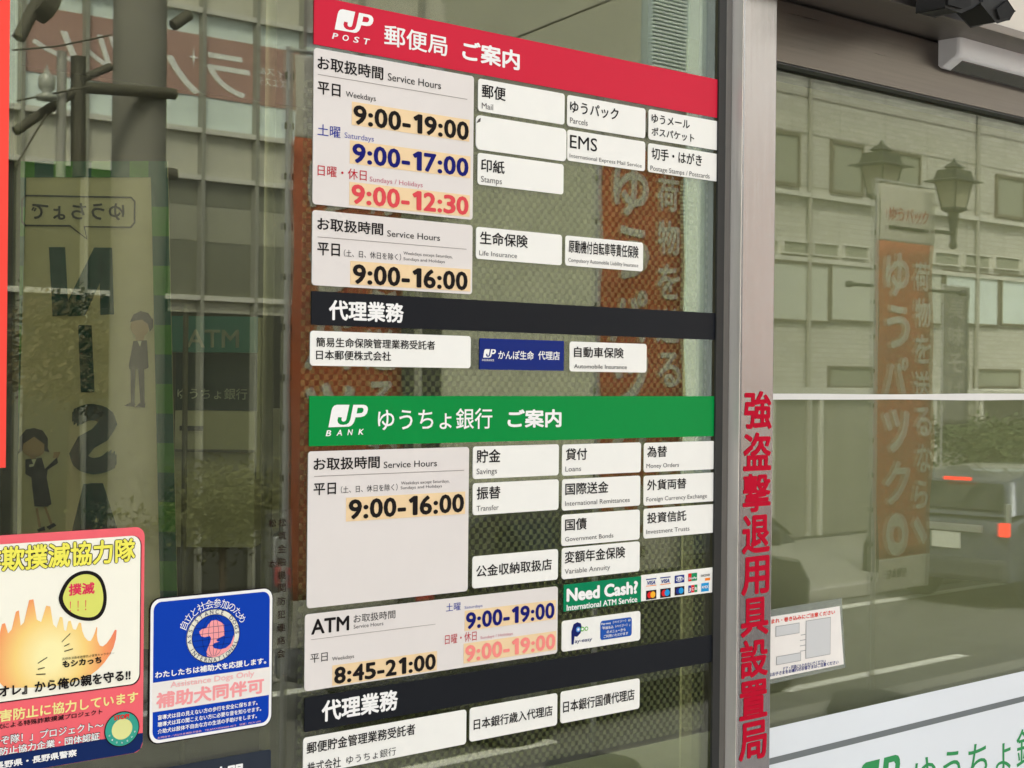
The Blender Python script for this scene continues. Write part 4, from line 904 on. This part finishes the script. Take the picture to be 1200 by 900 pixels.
for pyl in (108, 152, 215, 372.5): z = fz(912, pyl-3); b.box(x0, x1, -FB+.001, -FB+.006, z-.012, z+.012)
for k in range(16):
    x = x0+.9+k*1.15; b.box(x-.006, x+.006, -FB+.001, -FB+.004, fz(912, 372), 11)
b.build('panel_joints', jb, tb)
b = MB()
for px in (947, 1144, 1215): b.tube((fx(px), -FB+.07, STREET+.2), (fx(px), -FB+.07, 11), .035)
b.build('downpipe', mat('downpipe_grey', (.33,.32,.28), .5, var=.1), tb)
b = MB(); z = fz(908, 223); b.box(x0, x1, -FB, -FB+.10, z-.03, z+.03); z = fz(908, 300.5); b.box(x0, x1, -FB, -FB+.06, z-.03, z+.03); b.build('ledge', pale, tb)
def win(parent, px0, px1, pyt, pyb, gm, ref=None, fw_=.05, fm=None):
    b = MB(); xa, xb, za, zb2 = wbox(b, px0, px1, pyt, pyb, .002, .03, ref)
    f = MB(); f.box(xa-fw_, xa, -FB+.001, -FB+.055, za-fw_, zb2+fw_).box(xb, xb+fw_, -FB+.001, -FB+.055, za-fw_, zb2+fw_).box(xa, xb, -FB+.001, -FB+.055, za-fw_, za).box(xa, xb, -FB+.001, -FB+.055, zb2, zb2+fw_)
    o = f.build('window', fm or wfr, parent); b.build('pane', gm, o)
for a, c2, t, bt in ((905, 934, 154, 210), (976, 1009, 167, 221), (1040, 1076, 178, 232), (1169, 1199, 207, 250), (1222, 1254, 216, 258), (842, 876, 142, 200)):
    win(tb, a, c2, t, bt, wtl)
for k in range(10):
    px0 = 880+k*35.5; t = 281.5+(px0-908)*.075; win(tb, px0+3, px0+31, t, t+12.5, wtl, fw_=.02, fm=pale)
for k, (a, c2, m) in enumerate(((880, 971, wbl), (975, 1036, wbl), (1042, 1104, wbl), (1109, 1170, wsky), (1175, 1236, wsky), (1240, 1290, wbl))):
    t = 305+(a-908)*.065; win(tb, a, c2, t, t+67-(a-908)*.04, m, fw_=.03)
for a, c2, t, bt in ((975, 1022, 431, 452), (1145, 1196, 434, 452)):
    win(tb, a, c2, t, bt, wtl, fw_=.03)
b = MB(); zs = fz(1000, 456); b.box(x0+.2, x1, -FB+.001, -FB+.05, STREET+.14, zs); b.build('shopfront', mat('shopfront_grey', (.27,.27,.225), .5, var=.15, scale=2), tb)
b = MB()
for px in (905, 948, 962, 1046, 1095, 1150, 1200, 1260): x = fx(px); b.box(x-.04, x+.04, -FB+.051, -FB+.09, STREET+.14, zs)
b.box(x0+.2, x1, -FB+.051, -FB+.12, zs-.12, zs+.02); b.build('shopfront_frame', pale, tb)
b = MB(); b.box(fx(1150), fx(1230), -FB, -FB+.8, fz(1150, 468), fz(1150, 458)); b.build('canopy', pale, tb)
# left hand building with the red sign
xa, xb_ = 3.0, fx(520)
cb = empty('curtain_wall_building', (xa, -FB, STREET), 'glazed building with red beauty salon window sign mirrored top left', 'building')
spn = mat('spandrel_beige', (.54,.53,.45), .6, var=.06, scale=3); wg2 = mat('window_olive_glass', (.20,.205,.16), .2, spec=.4, var=.15, scale=.8); spd = mat('spandrel_olive', (.33,.33,.26), .6, var=.05); rsg = mat('sign_veiled_maroon', (.44,.27,.235), .5, var=.05); mul = mat('mullion_grey', (.30,.30,.26), .5, var=.05)  # sign: maroon paled, with the sky veil mixed into its colour
MB().box(xa, xb_, -FB-9, -FB-.10, STREET, 12).build('wall', spn, cb)
R0 = 235
xs_ = fx(199)
def band(pyt, pyb, m, name, d0=-.10, d1=-.04, a=None, b=None): z1, z0 = fz(R0, pyt), fz(R0, pyb); return MB().box(xa if a is None else a, xb_ if b is None else b, -FB+d0, -FB+d1, z0, z1).build(name, m, cb)
band(-60, 12, spn, 'spandrel_band'); g1 = band(12.5, 153, wsky, 'glass_band'); band(153.5, 208, spn, 'spandrel_band'); band(208.5, 240, wg2, 'glass_band', a=xs_); band(240.5, 282, spd, 'spandrel_band', a=xs_); band(282.5, 349, wg2, 'glass_band', a=xs_); band(208.5, 349, wgl, 'glass_band', b=xs_-.002); band(349.5, 366, spn, 'spandrel_band', a=xs_); band(349.5, 366, wgl, 'spandrel_band', b=xs_-.002); band(366.5, 900, wgl, 'glass_band')  # left stretch made dark so less reflection veils the NISA lettering
b = MB()
for px in (-30, 22, 97, 165, 234, 297, 351, 420, 490): x = fx(px); b.box(x-.020, x+.020, -FB-.095, -FB+.04, STREET, 12)
b.build('mullions', mul, cb)
b = MB()
for py in (12, 153, 208, 349): z = fz(R0, py); b.box(xa, xb_, -FB-.095, -FB+.03, z-.025, z+.025)
b.build('ledge', pale, cb)
zt_, zb2 = fz(R0, 40), fz(R0, 112)
sg = MB().box(fx(26), fx(356), -FB-.039, -FB-.030, zb2, zt_).build('window_sign', rsg, cb)
lw = mat('sign_white', (.82,.84,.82), .5, var=.02)
def sgt(body, pxl, pxr, pyt, pyb, bold, shear=0.0):
    x0, x1 = fx(pxl), fx(pxr); t_ = MB(); put(t_, body, x0, x1, fz(pxl, pyt), fz(pxl, pyb), -FB-.027, False, bold, shear, mirror=True); t_.build('lettering', lw, sg)
sgt('レ', 36, 92, 29, 66, .02, .3); sgt('ル', 101, 154, 37, 76, .02, .3); sgt('パ', 150, 233, 47, 98, .02, .3); sgt('ラ', 240, 292, 59, 108, .012, .2)
sgt('レディス&', 303, 352, 76, 86, .01); sgt('メンズエステ', 300, 352, 87.5, 98, .01)
t_ = MB(); xx, zz = fx(225), fz(225, 66); t_.flat([[(xx-.07, zz), (xx-.012, zz+.012), (xx, zz+.11), (xx+.012, zz+.012), (xx+.07, zz), (xx+.012, zz-.012), (xx, zz-.11), (xx-.012, zz-.012)]], -FB-.022); t_.build('lettering', lw, sg)
# plain wall and louvred block between
xc, xd = fx(521), fx(768)
gb = MB().box(xc+.02, xd, -FB-9, -FB-.3, STREET, 12).build('grey_building', mat('olive_grey_wall', (.42,.42,.34), .8, var=.06, scale=2)); tag(gb, 'plain olive grey building wall mirrored above the red banner', 'building')
lb = empty('louvred_building', (xd, -FB, STREET), 'bluish louvred building corner mirrored at the upper right of the sign window', 'building')
MB().box(xd+.02, fx(881), -FB-9, -FB-.2, STREET, 12).build('wall', mat('blue_grey_wall', (.40,.48,.50), .7, var=.08, scale=4), lb)
b = MB()
for k in range(170): z = .4+k*.05; b.box(xd+.1, fx(812), -FB-.199, -FB-.16, z, z+.022)
b.build('louvres', mat('louvre_pale', (.72,.80,.78), .5, var=.05), lb)
b = MB(); b.box(fx(816), fx(830), -FB-.199, -FB-.16, .4, 9); b.build('window', wsky, lb)

# ---- planting
def crown(name, label, cat, c, rad, nleaf, leaf, col, trunk=None, group=None, m2=None):
    r_ = empty(name, (c[0], c[1], STREET+.13), label, cat, group)
    rr = random.Random(int(c[0]*100)); b = MB()
    cl = [(Vector((rr.gauss(0, .42)*rad[0], rr.gauss(0, .42)*rad[1], rr.gauss(0, .42)*rad[2])), .25+.35*rr.random()) for _ in range(22)]
    for _ in range(nleaf):
        q, s_ = rr.choice(cl); pnt = Vector(c)+q+Vector((rr.gauss(0, s_)*rad[0], rr.gauss(0, s_)*rad[1], rr.gauss(0, s_)*rad[2]))*.55
        a = Vector((rr.uniform(-1, 1), rr.uniform(-1, 1), rr.uniform(-1, 1))).normalized(); e = a.orthogonal().normalized()*leaf*(.6+.8*rr.random()); g = a.cross(e)*.6
        b.add([pnt-e, pnt+g, pnt+e, pnt-g], [(0,1,2,3)])
    b.build('crown', col, r_)
    t = MB(); z0 = STREET+.13; top = Vector(c)
    t.tube((c[0], c[1], z0), top, .09 if trunk else .03, .03)
    for q, _ in cl[:7]: t.tube(top-Vector((0,0,rad[2]*.5)), top+q*.9, .03, .01, n=6)
    t.build('trunk', mat('bark', (.09,.07,.05), .9, var=.2), r_)
lf1 = mat('leaf_autumn', (.085,.065,.03), .8, var=.2, scale=8); lf2 = mat('leaf_green', (.06,.085,.025), .7, var=.35, scale=8)
crown('tree', 'yellowing street tree mirrored behind the NISA banner', 'tree', vir(88, 425, 11.3), (.62, .5, .5), 7000, .026, lf1, True)
crown('shrub', 'yellow green shrub mirrored below the cash machine', 'shrub', vir(262, 600, 9.6), (1.0, .45, .34), 6500, .022, mat('leaf_olive', (.07,.072,.026), .8, var=.2, scale=8), None, 'shrubs across the street')
crown('shrub', 'wide dark hedge mirrored above the slate blue car', 'shrub', vir(1165, 520, 10.6), (1.7, .5, .35), 5200, .035, lf2, None, 'shrubs across the street')

# ---- cars
tyre = mat('tyre', (.02,.02,.02), .8); rimm = mat('rim', (.45,.45,.46), .3, metal=.8, var=.05); cgl = mat('car_glass', (.02,.025,.025), .05, spec=.8, var=0); chrome = mat('chrome', (.9,.9,.9), .35, metal=1, var=0)
def shade(o):
    for q in o.data.polygons: q.use_smooth = True
    o.modifiers['bevel'].limit_method = 'ANGLE'; wn = o.modifiers.new('normals', 'WEIGHTED_NORMAL'); wn.keep_sharp = False
    return o
def car(name, label, x_front, yc, L_, W_, H_, paint, hood=.95, brake=False, nose=.25, group='cars on the road outside'):
    z0 = STREET; r_ = empty(name, (x_front-L_/2, yc, z0), label, 'car', group)
    X = lambda t: x_front-L_*t                      # t from nose to tail
    hw = W_/2
    low = [(0.0, .42), (.005, .62), (.02, .78), (.06, hood-.08), (.16, hood-.02), (.27, hood+.05), (.55, hood+.07), (.93, hood+.06), (.985, hood), (1.0, .80), (1.0, .45), (.985, .28), (.88, .24), (.12, .24), (.02, .28)]
    def loft(prof, ws, nm, m, bev=.03):
        b = MB(); n_ = len(prof); vs = []
        xm = sum(X(t) for t, _ in prof)/n_; zm = sum(z for _, z in prof)/n_
        SL = [(-1, .93, .93), (-.955, .965, .97), (-.86, .985, .99), (-.6, .997, 1), (0, 1.003, 1.006), (.6, .997, 1), (.86, .985, .99), (.955, .965, .97), (1, .93, .93)]
        for fy, kx, kz in SL:         # slices across the width: rounded corners in plan
            vs += [(xm+(X(t)-xm)*kx, yc+fy*hw*w_, z0+zm+(z-zm)*kz) for (t, z), w_ in zip(prof, ws)]
        tri = tessellate_polygon([[Vector((t*L_, z, 0)) for t, z in prof]]); last = (len(SL)-1)*n_
        fs = [tuple(t) for t in tri]+[tuple(i+last for i in reversed(t)) for t in tri]
        fs += [(j*n_+i, j*n_+(i+1) % n_, (j+1)*n_+(i+1) % n_, (j+1)*n_+i) for j in range(len(SL)-1) for i in range(n_)]
        return shade(b.add(vs, fs).build(nm, m, r_, bev, 4))
    loft(low, [.80, .84, .9, .93, .95, .97, .98, .97, .93, .92, .92, .9, .96, .96, .88], 'body', paint, .09)
    cab_ = [(nose, hood+.04), (nose+.11, H_-.06), (nose+.17, H_), (.60, H_+.01), (.86, H_-.03), (.92, H_-.12), (.975, hood+.05)]
    loft(cab_, [.92, .78, .74, .74, .74, .76, .90], 'cabin', paint, .08)
    b = MB()
    for s in (-1, 1):
        y0 = lambda wv: yc+s*(hw*wv+.012)
        for P in ([(nose+.06, hood+.10), (nose+.135, H_-.10), (.60, H_-.09), (.60, hood+.10)], [(.615, hood+.10), (.615, H_-.09), (.83, H_-.12), (.87, hood+.10)]):
            vs = [(X(t), yc+s*(hw*(.915-.17*(z-hood-.04)/(H_-hood-.04))+.012), z0+z) for t, z in P]; b.add(vs, [(0,1,2,3)])
    b.add([(X(nose+.012)+.02, yc-hw*.82, z0+hood+.10), (X(nose+.012)+.02, yc+hw*.82, z0+hood+.10), (X(nose+.10)+.02, yc+hw*.68, z0+H_-.09), (X(nose+.10)+.02, yc-hw*.68, z0+H_-.09)], [(0,1,2,3)])
    b.add([(X(.968)-.025, yc-hw*.78, z0+hood+.12), (X(.968)-.025, yc+hw*.78, z0+hood+.12), (X(.925)-.03, yc+hw*.66, z0+H_-.14), (X(.925)-.03, yc-hw*.66, z0+H_-.14)], [(0,1,2,3)])
    b.build('windows', cgl, r_)
    for t in (.17, .82):
        for s in (-1, 1):
            wv = MB().lathe((X(t), yc+s*(hw-.10), z0+.31), [(.20, -.09), (.30, -.09), (.31, -.06), (.31, .06), (.30, .09), (.20, .09)], 24, 'y').build('wheel', tyre, r_)
            MB().lathe((X(t), yc+s*(hw-.10), z0+.31), [(0, s*.085), (.06, s*.09), (.19, s*.07), (.205, s*.085)], 20, 'y').build('rim', rimm, wv)
    lit = mat('brake_light_lit', (1.0, .035, .02), .3, var=0, emit=1.6); unl = mat('tail_light', (.35,.02,.02), .2, var=0)
    for s in (-1, 1):
        MB().box(X(.03)-.04, X(.03)+.10, yc+s*hw*.60-.14, yc+s*hw*.60+.14, z0+.66, z0+.80).build('headlight', mat('headlight', (.75,.76,.76), .1, var=0), r_, .02)
        MB().box(X(1.0)-.02, X(1.0)+.05, yc+s*hw*.84-.055, yc+s*hw*.84+.055, z0+hood-.14, z0+hood+.0).build('tail_light', lit if brake else unl, r_, .015)
        MB().box(X(1.0)-.025, X(1.0)+.04, yc+s*hw*.90-.018, yc+s*hw*.90+.018, z0+hood+.004, z0+hood+.20).build('lamp_trim', chrome, r_, .008)
        MB().box(X(nose+.15), X(nose+.15)+.08, yc+s*(hw-.02), yc+s*(hw+.14), z0+hood+.07, z0+hood+.20).build('mirror', paint, r_, .03)
    if brake: MB().box(X(.935)-.04, X(.935)-.02, yc-.16, yc+.16, z0+H_-.12, z0+H_-.085).build('stop_light', lit, r_)
    MB().box(X(1.0)-.03, X(1.0)-.012, yc-.42, yc+.42, z0+hood-.11, z0+hood-.035).build('garnish', chrome, r_, .004)
    MB().box(X(1.0)-.05, X(1.0)+.10, yc-hw*.86, yc+hw*.86, z0+.30, z0+.52).build('bumper', mat('bumper_grey', (.06,.062,.07), .5, var=.05), r_, .04)
    MB().box(X(1.0)-.022, X(1.0)-.008, yc-.165, yc+.165, z0+hood-.29, z0+hood-.125).build('number_plate', mat('plate_pale', (.72,.74,.68), .5, var=0), r_)
    return r_
xr1 = 1.643*(1.47+7.75)
car('hatchback_car', 'slate blue car seen from behind with red lights lit, mirrored in the door glass', xr1+3.5, -7.75, 3.5, 1.55, 1.42, mat('paint_slate_blue', (.10,.11,.15), .22, metal=.3, var=.02, coat=.8), .90, True)
car('family_car', 'dark olive car mirrored beside the mullion above the caution notice', 10.6, -6.8, 4.1, 1.72, 1.50, mat('paint_dark', (.035,.036,.03), .2, var=.02, coat=.8), 1.04, False, .07)

_co.user_clear; bpy.data.objects.remove(_co, do_unlink=True); bpy.data.curves.remove(_cu)
